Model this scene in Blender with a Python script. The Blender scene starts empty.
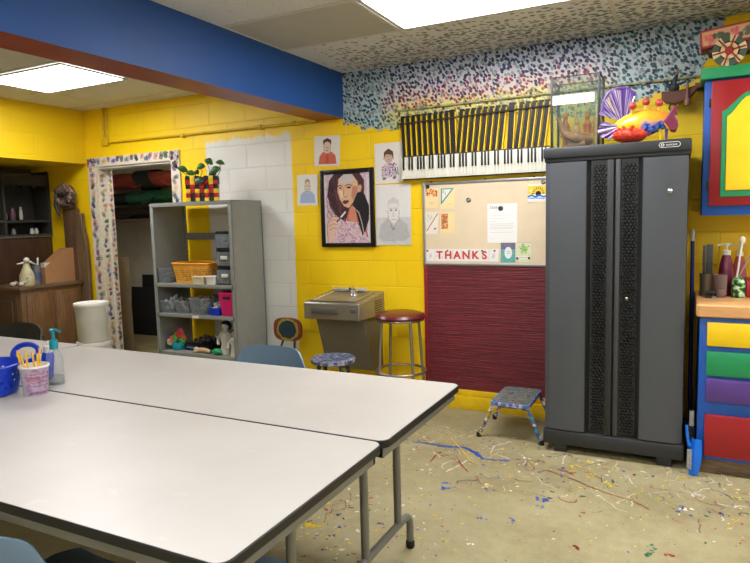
import bpy, bmesh, math, random
import numpy as np
from mathutils import Vector, Matrix, Euler
random.seed(7)
rng = np.random.default_rng(11)
PI = math.pi
R = math.radians
scene = bpy.context.scene
COL = scene.collection

# ------------------------------------------------------------------ colour / materials
def lin(c):
    out = []
    for v in c[:3]:
        v = v / 255.0
        out.append(v / 12.92 if v <= 0.04045 else ((v + 0.055) / 1.055) ** 2.4)
    return (out[0], out[1], out[2], 1.0)

class NT:
    """small helper for writing node graphs"""
    def __init__(self, m):
        self.t = m.node_tree; self.t.nodes.clear()
    def n(self, typ, **kw):
        o = self.t.nodes.new(typ)
        for k, v in kw.items(): setattr(o, k, v)
        return o
    def put(self, sock, v):
        if isinstance(v, bpy.types.NodeSocket): self.t.links.new(v, sock)
        elif isinstance(v, (tuple, list)):
            sock.default_value = tuple(v) if len(v) == len(sock.default_value) else tuple(v)[:len(sock.default_value)]
        else:
            sock.default_value = v
    def m(self, op, a, b=0.0, c=0.0, clamp=False):
        o = self.n('ShaderNodeMath', operation=op, use_clamp=clamp)
        self.put(o.inputs[0], a); self.put(o.inputs[1], b); self.put(o.inputs[2], c)
        return o.outputs[0]
    def mix(self, f, a, b, mode='MIX'):
        o = self.n('ShaderNodeMix', data_type='RGBA', blend_type=mode)
        self.put(o.inputs[0], f); self.put(o.inputs[6], a); self.put(o.inputs[7], b)
        return o.outputs[2]
    def ramp(self, f, stops, interp='LINEAR'):
        o = self.n('ShaderNodeValToRGB'); cr = o.color_ramp; cr.interpolation = interp
        while len(cr.elements) < len(stops): cr.elements.new(0.5)
        for e, (p, c) in zip(cr.elements, stops):
            e.position = p; e.color = c if len(c) == 4 else (*c, 1)
        self.put(o.inputs[0], f)
        return o.outputs[0]
    def pos(self):
        return self.n('ShaderNodeTexCoord').outputs['Object']
    def xyz(self, v):
        o = self.n('ShaderNodeSeparateXYZ'); self.put(o.inputs[0], v); return o.outputs
    def vec(self, x, y, z=0.0):
        o = self.n('ShaderNodeCombineXYZ')
        self.put(o.inputs[0], x); self.put(o.inputs[1], y); self.put(o.inputs[2], z)
        return o.outputs[0]
    def noise(self, v, scale, detail=2.0, rough=0.5):
        o = self.n('ShaderNodeTexNoise'); self.put(o.inputs['Vector'], v)
        o.inputs['Scale'].default_value = scale; o.inputs['Detail'].default_value = detail
        o.inputs['Roughness'].default_value = rough
        return o.outputs
    def voro(self, v, scale, dim='3D', rand=1.0):
        o = self.n('ShaderNodeTexVoronoi', voronoi_dimensions=dim); self.put(o.inputs['Vector'], v)
        o.inputs['Scale'].default_value = scale; o.inputs['Randomness'].default_value = rand
        return o.outputs
    def smooth(self, v, a, b):
        o = self.n('ShaderNodeMapRange', interpolation_type='SMOOTHSTEP')
        self.put(o.inputs[0], v); o.inputs[1].default_value = a; o.inputs[2].default_value = b
        return o.outputs[0]
    def bump(self, h, strength=0.3, dist=0.01):
        o = self.n('ShaderNodeBump'); self.put(o.inputs['Height'], h)
        o.inputs['Strength'].default_value = strength; o.inputs['Distance'].default_value = dist
        return o.outputs[0]
    def principled(self, col, rough=0.5, metal=0.0, normal=None, **kw):
        p = self.n('ShaderNodeBsdfPrincipled'); out = self.n('ShaderNodeOutputMaterial')
        self.put(p.inputs['Base Color'], col); self.put(p.inputs['Roughness'], rough); self.put(p.inputs['Metallic'], metal)
        if normal is not None: self.put(p.inputs['Normal'], normal)
        for k, v in kw.items(): self.put(p.inputs[k], v)
        self.t.links.new(p.outputs[0], out.inputs[0])
        return p

def newmat(name):
    m = bpy.data.materials.new(name); m.use_nodes = True
    return m, NT(m)

def mat(name, rgb, rough=0.5, metal=0.0, var=0.12, vs=9.0, bump=0.0, bs=80.0, spec=0.5, stretch=None):
    """plain surface with a little noise in tone and relief"""
    m, t = newmat(name)
    p = t.pos()
    if stretch:
        mp = t.n('ShaderNodeMapping'); t.put(mp.inputs[0], p); mp.inputs['Scale'].default_value = stretch; p = mp.outputs[0]
    c = lin(rgb)
    f = t.noise(p, vs, 3.0)[0]
    dark = tuple(x * (1 - var) for x in c[:3]) + (1,)
    lite = tuple(min(1, x * (1 + var)) for x in c[:3]) + (1,)
    col = t.ramp(f, [(0.3, dark), (0.7, lite)])
    nrm = t.bump(t.noise(p, bs, 2.0)[0], bump, 0.004) if bump else None
    t.principled(col, rough, metal, nrm, **{'Specular IOR Level': spec})
    return m

def speckled(name, base, colors, scale=60.0, thresh=0.32, rough=0.5):
    """paint-spattered surface: random coloured flecks over a base"""
    m, t = newmat(name)
    p = t.pos()
    col = lin(base)
    col = t.ramp(t.noise(p, 14.0, 3.0)[0], [(0.35, tuple(x * .75 for x in col[:3]) + (1,)), (0.65, col)])
    for i, c in enumerate(colors):
        mp = t.n('ShaderNodeMapping'); t.put(mp.inputs[0], p); mp.inputs['Location'].default_value = (i * 3.1, i * 1.7, i * 5.3)
        nz = t.noise(mp.outputs[0], scale * (0.7 + 0.25 * i), 2.0)[0]
        f = t.smooth(nz, 1 - thresh - 0.06, 1 - thresh - 0.03)
        col = t.mix(f, col, lin(c))
    t.principled(col, rough)
    return m

def wood(name, a, b, axis='Z', scale=6.0, rough=0.45):
    m, t = newmat(name)
    p = t.pos()
    mp = t.n('ShaderNodeMapping'); t.put(mp.inputs[0], p)
    s = {'X': (0.12, 1, 1), 'Y': (1, 0.12, 1), 'Z': (1, 1, 0.12)}[axis]
    mp.inputs['Scale'].default_value = tuple(v * scale for v in s)
    n1 = t.noise(mp.outputs[0], 4.0, 4.0, 0.65)[0]
    n2 = t.noise(mp.outputs[0], 22.0, 2.0, 0.6)[0]
    f = t.m('ADD', t.m('MULTIPLY', n1, 0.65), t.m('MULTIPLY', n2, 0.35))
    t.principled(t.ramp(f, [(0.35, lin(a)), (0.65, lin(b))]), rough, 0.0, t.bump(f, 0.15, 0.003))
    return m

def clear(name, tint=(235, 240, 240), haze=0.25, tone=(150, 155, 158), edge=.35):
    """clear or cloudy plastic / glass"""
    m, t = newmat(name)
    tr = t.n('ShaderNodeBsdfTransparent'); tr.inputs[0].default_value = lin(tint)
    p = t.n('ShaderNodeBsdfPrincipled'); p.inputs['Base Color'].default_value = lin(tone); p.inputs['Roughness'].default_value = 0.12
    lw = t.n('ShaderNodeLayerWeight'); lw.inputs[0].default_value = 0.35
    f = t.m('ADD', t.m('MULTIPLY', lw.outputs['Facing'], edge), haze, clamp=True)
    mx = t.n('ShaderNodeMixShader'); t.put(mx.inputs[0], f)
    t.t.links.new(tr.outputs[0], mx.inputs[1]); t.t.links.new(p.outputs[0], mx.inputs[2])
    out = t.n('ShaderNodeOutputMaterial'); t.t.links.new(mx.outputs[0], out.inputs[0])
    return m

def emit(name, rgb, s):
    m, t = newmat(name)
    e = t.n('ShaderNodeEmission'); e.inputs[0].default_value = lin(rgb); e.inputs[1].default_value = s
    out = t.n('ShaderNodeOutputMaterial'); t.t.links.new(e.outputs[0], out.inputs[0])
    return m

# ------------------------------------------------------------------ mesh builder
class MB:
    def __init__(self):
        self.b = bmesh.new(); self.mi = 0
    def _tag(self, before):
        if self.mi:
            for f in self.b.faces:
                if f not in before: f.material_index = self.mi
    def faces_before(self): return set(self.b.faces) if self.mi else ()
    def quad(self, pts):
        f = self.b.faces.new([self.b.verts.new(p) for p in pts]); f.material_index = self.mi; return f
    def box(self, c, s, bev=0.0, rot=None, seg=2):
        bf = self.faces_before()
        M = Matrix.Translation(Vector(c))
        if rot is not None: M = M @ Euler(rot).to_matrix().to_4x4()
        M = M @ Matrix.Diagonal((s[0], s[1], s[2], 1))
        r = bmesh.ops.create_cube(self.b, size=1.0, matrix=M)
        if bev > 0:
            vs = set(r['verts']); es = [e for e in self.b.edges if e.verts[0] in vs and e.verts[1] in vs]
            bmesh.ops.bevel(self.b, geom=es, offset=min(bev, min(s) * 0.49), segments=seg, affect='EDGES', profile=0.5)
        self._tag(bf); return self
    def span(self, a, b_, bev=0.0, seg=2):
        a = Vector(a); b_ = Vector(b_)
        return self.box((a + b_) / 2, [abs(x) for x in (b_ - a)], bev, None, seg)
    def cyl(self, p0, p1, r0, r1=None, seg=20, caps=True):
        if r1 is None: r1 = r0
        return self.sweep([p0, p1], [r0, r1], seg, caps)
    def sweep(self, pts, rad, seg=12, caps=True, closed=False):
        pts = [Vector(p) for p in pts]; n = len(pts)
        if not hasattr(rad, '__len__'): rad = [rad] * n
        rings = []
        t0 = (pts[1] - pts[0]).normalized()
        up = Vector((0, 0, 1)) if abs(t0.z) < 0.9 else Vector((1, 0, 0))
        nrm = (up - t0 * up.dot(t0)).normalized()
        for i in range(n):
            if closed: t = (pts[(i + 1) % n] - pts[i - 1]).normalized()
            elif i == 0: t = t0
            elif i == n - 1: t = (pts[i] - pts[i - 1]).normalized()
            else: t = ((pts[i + 1] - pts[i]).normalized() + (pts[i] - pts[i - 1]).normalized()).normalized()
            nrm = (nrm - t * nrm.dot(t)).normalized(); bn = t.cross(nrm)
            rings.append([self.b.verts.new(pts[i] + (nrm * math.cos(2 * PI * k / seg) + bn * math.sin(2 * PI * k / seg)) * rad[i]) for k in range(seg)])
        m = n if closed else n - 1
        for i in range(m):
            A, B = rings[i], rings[(i + 1) % n]
            for k in range(seg):
                f = self.b.faces.new((A[k], A[(k + 1) % seg], B[(k + 1) % seg], B[k])); f.material_index = self.mi
        if caps and not closed:
            f = self.b.faces.new(list(reversed(rings[0]))); f.material_index = self.mi
            f = self.b.faces.new(rings[-1]); f.material_index = self.mi
        return self
    def lathe(self, prof, seg=28, c=(0, 0, 0), axis='Z', sx=1.0, sy=1.0):
        c = Vector(c); rings = []
        for r, z in prof:
            ring = []
            for k in range(seg):
                a = 2 * PI * k / seg; x, y = r * math.cos(a) * sx, r * math.sin(a) * sy
                p = {'Z': (x, y, z), 'Y': (x, z, y), 'X': (z, x, y)}[axis]
                ring.append(self.b.verts.new(c + Vector(p)))
            rings.append(ring)
        for A, B in zip(rings, rings[1:]):
            for k in range(seg):
                f = self.b.faces.new((A[k], A[(k + 1) % seg], B[(k + 1) % seg], B[k])); f.material_index = self.mi
        for ring in (rings[0], rings[-1]):
            f = self.b.faces.new(ring); f.material_index = self.mi
        return self
    def ell(self, c, r, rot=None, u=20, v=12):
        bf = self.faces_before()
        M = Matrix.Translation(Vector(c))
        if rot is not None: M = M @ Euler(rot).to_matrix().to_4x4()
        M = M @ Matrix.Diagonal((r[0], r[1], r[2], 1))
        bmesh.ops.create_uvsphere(self.b, u_segments=u, v_segments=v, radius=1.0, matrix=M)
        self._tag(bf); return self
    def prism(self, poly, a, b_, axis='Y'):
        """polygon in the plane across axis, extruded from a to b"""
        def P(p, t):
            return {'Y': (p[0], t, p[1]), 'X': (t, p[0], p[1]), 'Z': (p[0], p[1], t)}[axis]
        A = [self.b.verts.new(P(p, a)) for p in poly]; B = [self.b.verts.new(P(p, b_)) for p in poly]
        n = len(poly); fs = [self.b.faces.new(A), self.b.faces.new(list(reversed(B)))]
        for i in range(n): fs.append(self.b.faces.new((A[i], B[i], B[(i + 1) % n], A[(i + 1) % n])))
        for f in fs: f.material_index = self.mi
        return self
    def surf(self, fn, nu, nv, th=0.0, wrap=False):
        g = [[self.b.verts.new(fn(i / nu, j / nv)) for j in range(nv + 1)] for i in range(nu if wrap else nu + 1)]
        fs = []
        for i in range(nu):
            for j in range(nv):
                A = g[i]; B = g[(i + 1) % len(g)]
                fs.append(self.b.faces.new((A[j], B[j], B[j + 1], A[j + 1])))
        for f in fs: f.material_index = self.mi
        if th:
            bmesh.ops.recalc_face_normals(self.b, faces=fs)
            bmesh.ops.solidify(self.b, geom=fs, thickness=th)
        return self
    def xf(self, M):
        bmesh.ops.transform(self.b, matrix=M, verts=self.b.verts); return self
    def build(self, name, mats, parent=None, angle=38, bevel=0.0, recalc=True):
        if recalc: bmesh.ops.recalc_face_normals(self.b, faces=self.b.faces)
        me = bpy.data.meshes.new(name); self.b.to_mesh(me); self.b.free()
        for mm in (mats if isinstance(mats, (list, tuple)) else [mats]): me.materials.append(mm)
        me.shade_smooth(); me.set_sharp_from_angle(angle=R(angle))
        o = bpy.data.objects.new(name, me); COL.objects.link(o)
        if parent is not None: o.parent = parent
        if bevel:
            md = o.modifiers.new('edge', 'BEVEL'); md.width = bevel; md.segments = 2; md.limit_method = 'ANGLE'; md.angle_limit = R(50)
        return o

def tag(o, label, cat, group=None, kind=None):
    o['label'] = label; o['category'] = cat
    if group: o['group'] = group
    if kind: o['kind'] = kind
    return o
def thing(name, label, cat, loc=(0, 0, 0), rz=0.0, group=None):
    o = bpy.data.objects.new(name, None); o.empty_display_size = 0.05; COL.objects.link(o)
    o.location = loc; o.rotation_euler = (0, 0, rz)
    return tag(o, label, cat, group)
def single(o, label, cat, loc=(0, 0, 0), rz=0.0, group=None):
    o.location = loc; o.rotation_euler = (0, 0, rz); return tag(o, label, cat, group)
def struct(o):
    o['kind'] = 'structure'; return o
def lab(o, text):
    o['label'] = text; return o
def dup(root, loc, rz=0.0, label=None):
    r = root.copy(); COL.objects.link(r); r.location = loc; r.rotation_euler = (0, 0, rz)
    if label: r['label'] = label
    for ch in list(root.children):
        c = ch.copy(); COL.objects.link(c); c.parent = r
        for g in list(ch.children):
            d = g.copy(); COL.objects.link(d); d.parent = c
    return r

def text_obj(name, s, size, m, parent, loc, rot=(PI / 2, 0, 0), depth=0.0006, sx=1.0, shear=0.0, bold=0.0):
    cu = bpy.data.curves.new(name, 'FONT'); cu.body = s; cu.size = size; cu.extrude = depth; cu.shear = shear; cu.offset = bold
    cu.align_x = 'CENTER'; cu.align_y = 'CENTER'
    tmp = bpy.data.objects.new(name + '_src', cu); COL.objects.link(tmp)
    dg = bpy.context.evaluated_depsgraph_get()
    me = bpy.data.meshes.new_from_object(tmp.evaluated_get(dg)); me.name = name
    bpy.data.objects.remove(tmp); bpy.data.curves.remove(cu)
    me.materials.clear(); me.materials.append(m)
    o = bpy.data.objects.new(name, me); COL.objects.link(o)
    o.location = loc; o.rotation_euler = rot; o.scale = (sx, 1, 1)
    if parent is not None: o.parent = parent
    return o

# ------------------------------------------------------------------ hand-painted pictures as colour attributes
class Canvas:
    def __init__(self, nx, ny, bg, w, h):
        self.nx, self.ny, self.w, self.h = nx, ny, w, h
        self.a = np.empty((ny + 1, nx + 1, 3)); self.a[:] = lin(bg)[:3]
        self.U, self.V = np.meshgrid(np.linspace(0, 1, nx + 1), np.linspace(0, 1, ny + 1))
    def fill(self, mask, c, al=1.0):
        self.a[mask] = self.a[mask] * (1 - al) + np.array(lin(c)[:3]) * al
    def poly(self, pts, c, al=1.0):
        inside = np.zeros(self.U.shape, bool); n = len(pts)
        for i in range(n):
            (x0, y0), (x1, y1) = pts[i], pts[(i + 1) % n]
            if y0 == y1: continue
            cond = (y0 > self.V) != (y1 > self.V)
            xi = (x1 - x0) * (self.V - y0) / (y1 - y0) + x0
            inside ^= cond & (self.U < xi)
        self.fill(inside, c, al); return self
    def ell(self, u, v, ru, rv, c, al=1.0, rot=0.0):
        du, dv = (self.U - u) * self.w, (self.V - v) * self.h
        x = du * math.cos(rot) + dv * math.sin(rot); y = -du * math.sin(rot) + dv * math.cos(rot)
        self.fill((x / (ru * self.w)) ** 2 + (y / (rv * self.h)) ** 2 < 1, c, al); return self
    def line(self, pts, wid, c, al=1.0):
        """wid in metres"""
        for (x0, y0), (x1, y1) in zip(pts, pts[1:]):
            px, py = self.U * self.w, self.V * self.h
            ax, ay, bx, by = x0 * self.w, y0 * self.h, x1 * self.w, y1 * self.h
            dx, dy = bx - ax, by - ay; L = dx * dx + dy * dy + 1e-12
            t = np.clip(((px - ax) * dx + (py - ay) * dy) / L, 0, 1)
            d = np.hypot(px - ax - t * dx, py - ay - t * dy)
            self.fill(d < wid / 2, c, al)
        return self
    def rect(self, u0, v0, u1, v1, c, al=1.0):
        self.fill((self.U >= u0) & (self.U <= u1) & (self.V >= v0) & (self.V <= v1), c, al); return self
    def grain(self, s):
        self.a *= 1 + rng.normal(0, s, self.a.shape[:2])[..., None]; self.a = np.clip(self.a, 0, 1); return self
    def mesh(self, name, parent=None, th=0.001, rough=0.7, fn=None, gloss=None):
        """front faces -y, lower left corner at -w/2, 0; fn bends the sheet"""
        nx, ny = self.nx, self.ny
        X = (self.U - 0.5) * self.w; Z = self.V * self.h
        co = np.stack([X, np.full_like(X, -th), Z], -1).reshape(-1, 3)
        if fn: co = np.array([fn(*p) for p in co])
        idx = np.arange((nx + 1) * (ny + 1)).reshape(ny + 1, nx + 1)
        q = np.stack([idx[:-1, :-1], idx[:-1, 1:], idx[1:, 1:], idx[1:, :-1]], -1).reshape(-1, 4)
        verts = [tuple(p) for p in co]; faces = [tuple(int(i) for i in f) for f in q]
        cols = np.concatenate([self.a.reshape(-1, 3), np.ones((co.shape[0], 1))], 1)
        rim = list(idx[0, :]) + list(idx[1:, -1]) + list(idx[-1, -2::-1]) + list(idx[-2:0:-1, 0])
        base = len(verts); n = len(rim)
        verts += [(p[0], p[1] + th, p[2]) for p in verts]
        faces += [tuple(base + int(i) for i in reversed(f)) for f in q]
        for k in range(n):
            a_, b_ = int(rim[k]), int(rim[(k + 1) % n]); faces.append((a_, base + a_, base + b_, b_))
        cols = np.concatenate([cols, cols], 0)
        me = bpy.data.meshes.new(name); me.from_pydata(verts, [], faces)
        at = me.color_attributes.new('Paint', 'FLOAT_COLOR', 'POINT')
        at.data.foreach_set('color', cols.astype(np.float32).ravel())
        me.materials.append(PAINTED if gloss is None else gloss)
        me.update()
        o = bpy.data.objects.new(name, me); COL.objects.link(o)
        if parent is not None: o.parent = parent
        return o

def _painted(name, rough):
    m, t = newmat(name)
    a = t.n('ShaderNodeAttribute', attribute_name='Paint')
    t.principled(a.outputs['Color'], rough)
    return m
PAINTED = _painted('painted_paper', 0.75)
PAINTED_GLOSS = _painted('painted_enamel', 0.35)
# ------------------------------------------------------------------ common materials
WY = 4.43; HC = 2.63
M_white = mat('white_paint', (222, 218, 206), 0.6, var=.04)
M_offwhite = mat('cream_plastic', (214, 210, 196), 0.45, var=.05)
M_black = mat('black_plastic', (22, 23, 24), 0.5, var=.1)
M_blackp = mat('black_gloss', (14, 13, 14), 0.35, var=.1)
M_chrome = mat('chrome', (205, 205, 205), 0.18, 1.0, var=.03)
M_steel = mat('brushed_steel', (165, 158, 145), 0.33, 0.85, var=.06, stretch=(1, 1, 12))
M_alu = mat('aluminium', (168, 170, 172), 0.4, 0.7, var=.05)
M_grey = mat('grey_painted_steel', (138, 136, 126), 0.5, var=.05)
M_greyd = mat('grey_shelf_steel', (134, 135, 127), 0.55, var=.06)
M_leg = mat('table_leg_grey', (118, 117, 108), 0.45, 0.2, var=.08)
M_blue = mat('blue_enamel', (24, 86, 176), 0.4, var=.1)
M_bluep = mat('blue_plastic', (20, 60, 190), 0.35, var=.08)
M_red = mat('red_enamel', (150, 20, 27), 0.35, var=.08)
M_green = mat('green_enamel', (22, 140, 84), 0.4, var=.08)
M_yellow = mat('yellow_enamel', (244, 204, 10), 0.4, var=.05)
M_purple = mat('purple_enamel', (86, 56, 132), 0.4, var=.08)
M_orange = mat('orange_plastic', (240, 160, 40), 0.45, var=.08)
M_pink = mat('pink_plastic', (214, 30, 110), 0.4, var=.05)
M_teal = mat('teal_plastic', (10, 136, 150), 0.35, var=.06)
M_brown = mat('brown_wood', (104, 66, 42), 0.55, var=.25, stretch=(6, 6, 1))
M_dark = mat('dark_brown_wood', (50, 36, 28), 0.6, var=.25, stretch=(8, 8, 1))
M_hutch = mat('charcoal_painted_wood', (54, 52, 48), 0.6, var=.15)
M_rubber = mat('rubber', (20, 20, 20), 0.8)
M_clear = clear('clear_plastic', haze=.16)
M_cloud = clear('cloudy_plastic', haze=.16, tone=(190, 196, 200), edge=.3)
M_glass = clear('tank_glass', haze=.02, tone=(200, 210, 210), edge=.12)
M_card = mat('brown_cardboard', (170, 122, 78), 0.8, var=.06)

# ------------------------------------------------------------------ back wall: painted block, white patch, dabbed mural
def wall_material():
    m, t = newmat('painted_block_wall')
    p = t.pos(); x, y, z = t.xyz(p)
    nA = t.noise(p, 7.0, 4.0)[0]; nB = t.noise(p, 2.2, 3.0)[0]; nC = t.noise(p, 30.0, 2.0)[0]
    j = t.m('MULTIPLY', t.m('SUBTRACT', nA, 0.5), 0.07)
    # joints of the block work
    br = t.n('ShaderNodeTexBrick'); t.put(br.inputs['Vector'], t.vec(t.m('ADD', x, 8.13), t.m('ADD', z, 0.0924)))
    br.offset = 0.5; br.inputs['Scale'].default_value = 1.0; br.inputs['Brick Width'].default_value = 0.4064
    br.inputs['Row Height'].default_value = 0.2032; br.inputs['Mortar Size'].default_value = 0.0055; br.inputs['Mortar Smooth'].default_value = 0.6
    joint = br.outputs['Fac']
    yel = t.ramp(nB, [(0.3, lin((250, 204, 4))), (0.7, lin((255, 216, 10)))])
    wht = t.ramp(nB, [(0.3, lin((224, 222, 213))), (0.7, lin((234, 232, 224)))])
    def step(v, a, w=0.012): return t.smooth(v, a - w, a + w)
    xj = t.m('ADD', x, t.m('MULTIPLY', j, 0.25)); zj = t.m('ADD', z, t.m('MULTIPLY', t.m('SUBTRACT', t.noise(t.vec(t.m('MULTIPLY', x, 1.0), 0.0, t.m('MULTIPLY', z, .25)), 16.0, 3.0)[0], .5), 0.14))
    wm = t.m('MULTIPLY', step(xj, -3.915, .006), t.m('SUBTRACT', 1.0, step(xj, -2.985, .006)))
    wm = t.m('MULTIPLY', wm, t.m('SUBTRACT', 1.0, step(zj, 2.20, .02)))
    col = t.mix(wm, yel, wht)
    # mural outline (lower edge as a function of x)
    u = t.m('DIVIDE', t.m('ADD', x, 2.6), 3.0)
    def st(xx, zz): return ((xx + 2.6) / 3.0, (zz / 3, zz / 3, zz / 3, 1))
    edge = t.m('MULTIPLY', t.ramp(u, [st(-2.48, 2.235), st(-2.28, 2.18), st(-2.02, 2.14), st(-1.96, 2.17), st(-1.90, 2.185), st(-.9, 2.195), st(-.8, 2.13),
                                      st(-.5, 2.10), st(-.27, 2.19), st(-.05, 2.25), st(.08, 2.30), st(.15, 2.50), st(.2, 2.62), st(.24, 2.9)]), 3.0)
    zz = t.m('ADD', z, t.m('MULTIPLY', t.m('SUBTRACT', t.noise(p, 16.0, 2.0)[0], 0.5), 0.16))
    mm = t.m('MULTIPLY', step(t.m('SUBTRACT', zz, edge), 0.0, .012), t.m('MULTIPLY', step(x, -2.475, .004), t.m('SUBTRACT', 1.0, step(xj, .20, .02))))
    zz2 = t.m('ADD', z, t.m('MULTIPLY', t.m('SUBTRACT', nA, .5), .10))
    h = t.m('DIVIDE', t.m('SUBTRACT', zz2, 2.13), 0.5, clamp=True)
    ends = t.m('ADD', t.m('SUBTRACT', 1.0, t.smooth(xj, -2.22, -1.92)), t.smooth(xj, -.62, -.36), clamp=True)
    bgm = t.ramp(h, [(0.10, lin((214, 212, 100))), (0.36, lin((228, 222, 130))), (0.48, lin((234, 214, 200))), (0.66, lin((220, 218, 224))), (0.85, lin((196, 204, 218)))])
    bge = t.ramp(h, [(0.0, lin((168, 198, 194))), (0.5, lin((194, 208, 210))), (1.0, lin((186, 200, 208)))])
    bg = t.mix(ends, bgm, bge)
    def dots(scale, off, size, bgc, col):
        pv = t.vec(t.m('ADD', t.m('ADD', x, off), t.m('MULTIPLY', z, .35)), t.m('MULTIPLY', t.m('ADD', z, off * 2.0), .86))
        v = t.voro(pv, scale, '2D', 0.8)
        rnd = t.xyz(v['Color'])
        hh = t.m('ADD', h, t.m('MULTIPLY', t.m('SUBTRACT', rnd[0], .5), .34), clamp=True)
        cm = t.ramp(hh, [(0.10, lin((120, 128, 50))), (0.27, lin((188, 160, 60))), (0.38, lin((186, 84, 66))), (0.49, lin((160, 40, 70))), (0.61, lin((80, 52, 100))), (0.74, lin((34, 48, 98))), (1.0, lin((40, 66, 116)))])
        ce = t.ramp(rnd[1], [(0.0, lin((22, 60, 88))), (0.35, lin((52, 104, 118))), (0.6, lin((40, 52, 76))), (0.85, lin((88, 138, 136)))])
        cc = t.mix(ends, cm, ce)
        cc = t.mix(t.m('MULTIPLY', t.m('GREATER_THAN', rnd[2], .78), .7), cc, lin((24, 28, 44)))
        cc = t.mix(t.m('MULTIPLY', t.m('LESS_THAN', rnd[2], .28), .55), cc, lin((190, 196, 204)))
        f = t.m('SUBTRACT', 1.0, t.smooth(t.m('ADD', v['Distance'], t.m('MULTIPLY', t.m('SUBTRACT', t.noise(p, 60.0)[0], .5), .5)), size - .07, size + .07))
        f = t.m('MULTIPLY', f, t.m('LESS_THAN', rnd[1], .9))
        return t.mix(f, bgc, cc)
    mural = dots(35.0, 7.7, .28, bg, None)
    mural = dots(35.0, 1.3, .38, mural, None)
    col = t.mix(mm, col, mural)
    rough = t.m('ADD', 0.38, t.m('MULTIPLY', nB, 0.2))
    hgt = t.m('ADD', t.m('MULTIPLY', t.m('SUBTRACT', 1.0, joint), 1.0), t.m('MULTIPLY', nC, 0.05))
    joint_shade = t.mix(t.m('MULTIPLY', joint, 0.10), col, lin((150, 130, 80)))  # shade in the block joints painted in as a darker tone
    t.principled(joint_shade, rough, 0.0, t.bump(hgt, 0.55, 0.006))
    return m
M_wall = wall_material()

def block_material(name, rgb):
    m, t = newmat(name); p = t.pos(); x, y, z = t.xyz(p)
    br = t.n('ShaderNodeTexBrick'); t.put(br.inputs['Vector'], t.vec(t.m('ADD', t.m('ADD', x, y), 8.13), t.m('ADD', z, 0.0924)))
    br.inputs['Scale'].default_value = 1.0; br.inputs['Brick Width'].default_value = 0.4064; br.inputs['Row Height'].default_value = 0.2032
    br.inputs['Mortar Size'].default_value = 0.0055; br.inputs['Mortar Smooth'].default_value = 0.6
    c = lin(rgb); n = t.noise(p, 2.0, 3.0)[0]
    col = t.ramp(n, [(0.3, tuple(v * .94 for v in c[:3]) + (1,)), (0.7, c)])
    t.principled(col, .5, 0.0, t.bump(t.m('SUBTRACT', 1.0, br.outputs['Fac']), .5, .006))
    return m
M_yblock = block_material('yellow_block_wall', (238, 198, 10))
M_wblock = block_material('pale_block_wall', (196, 192, 178))

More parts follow.
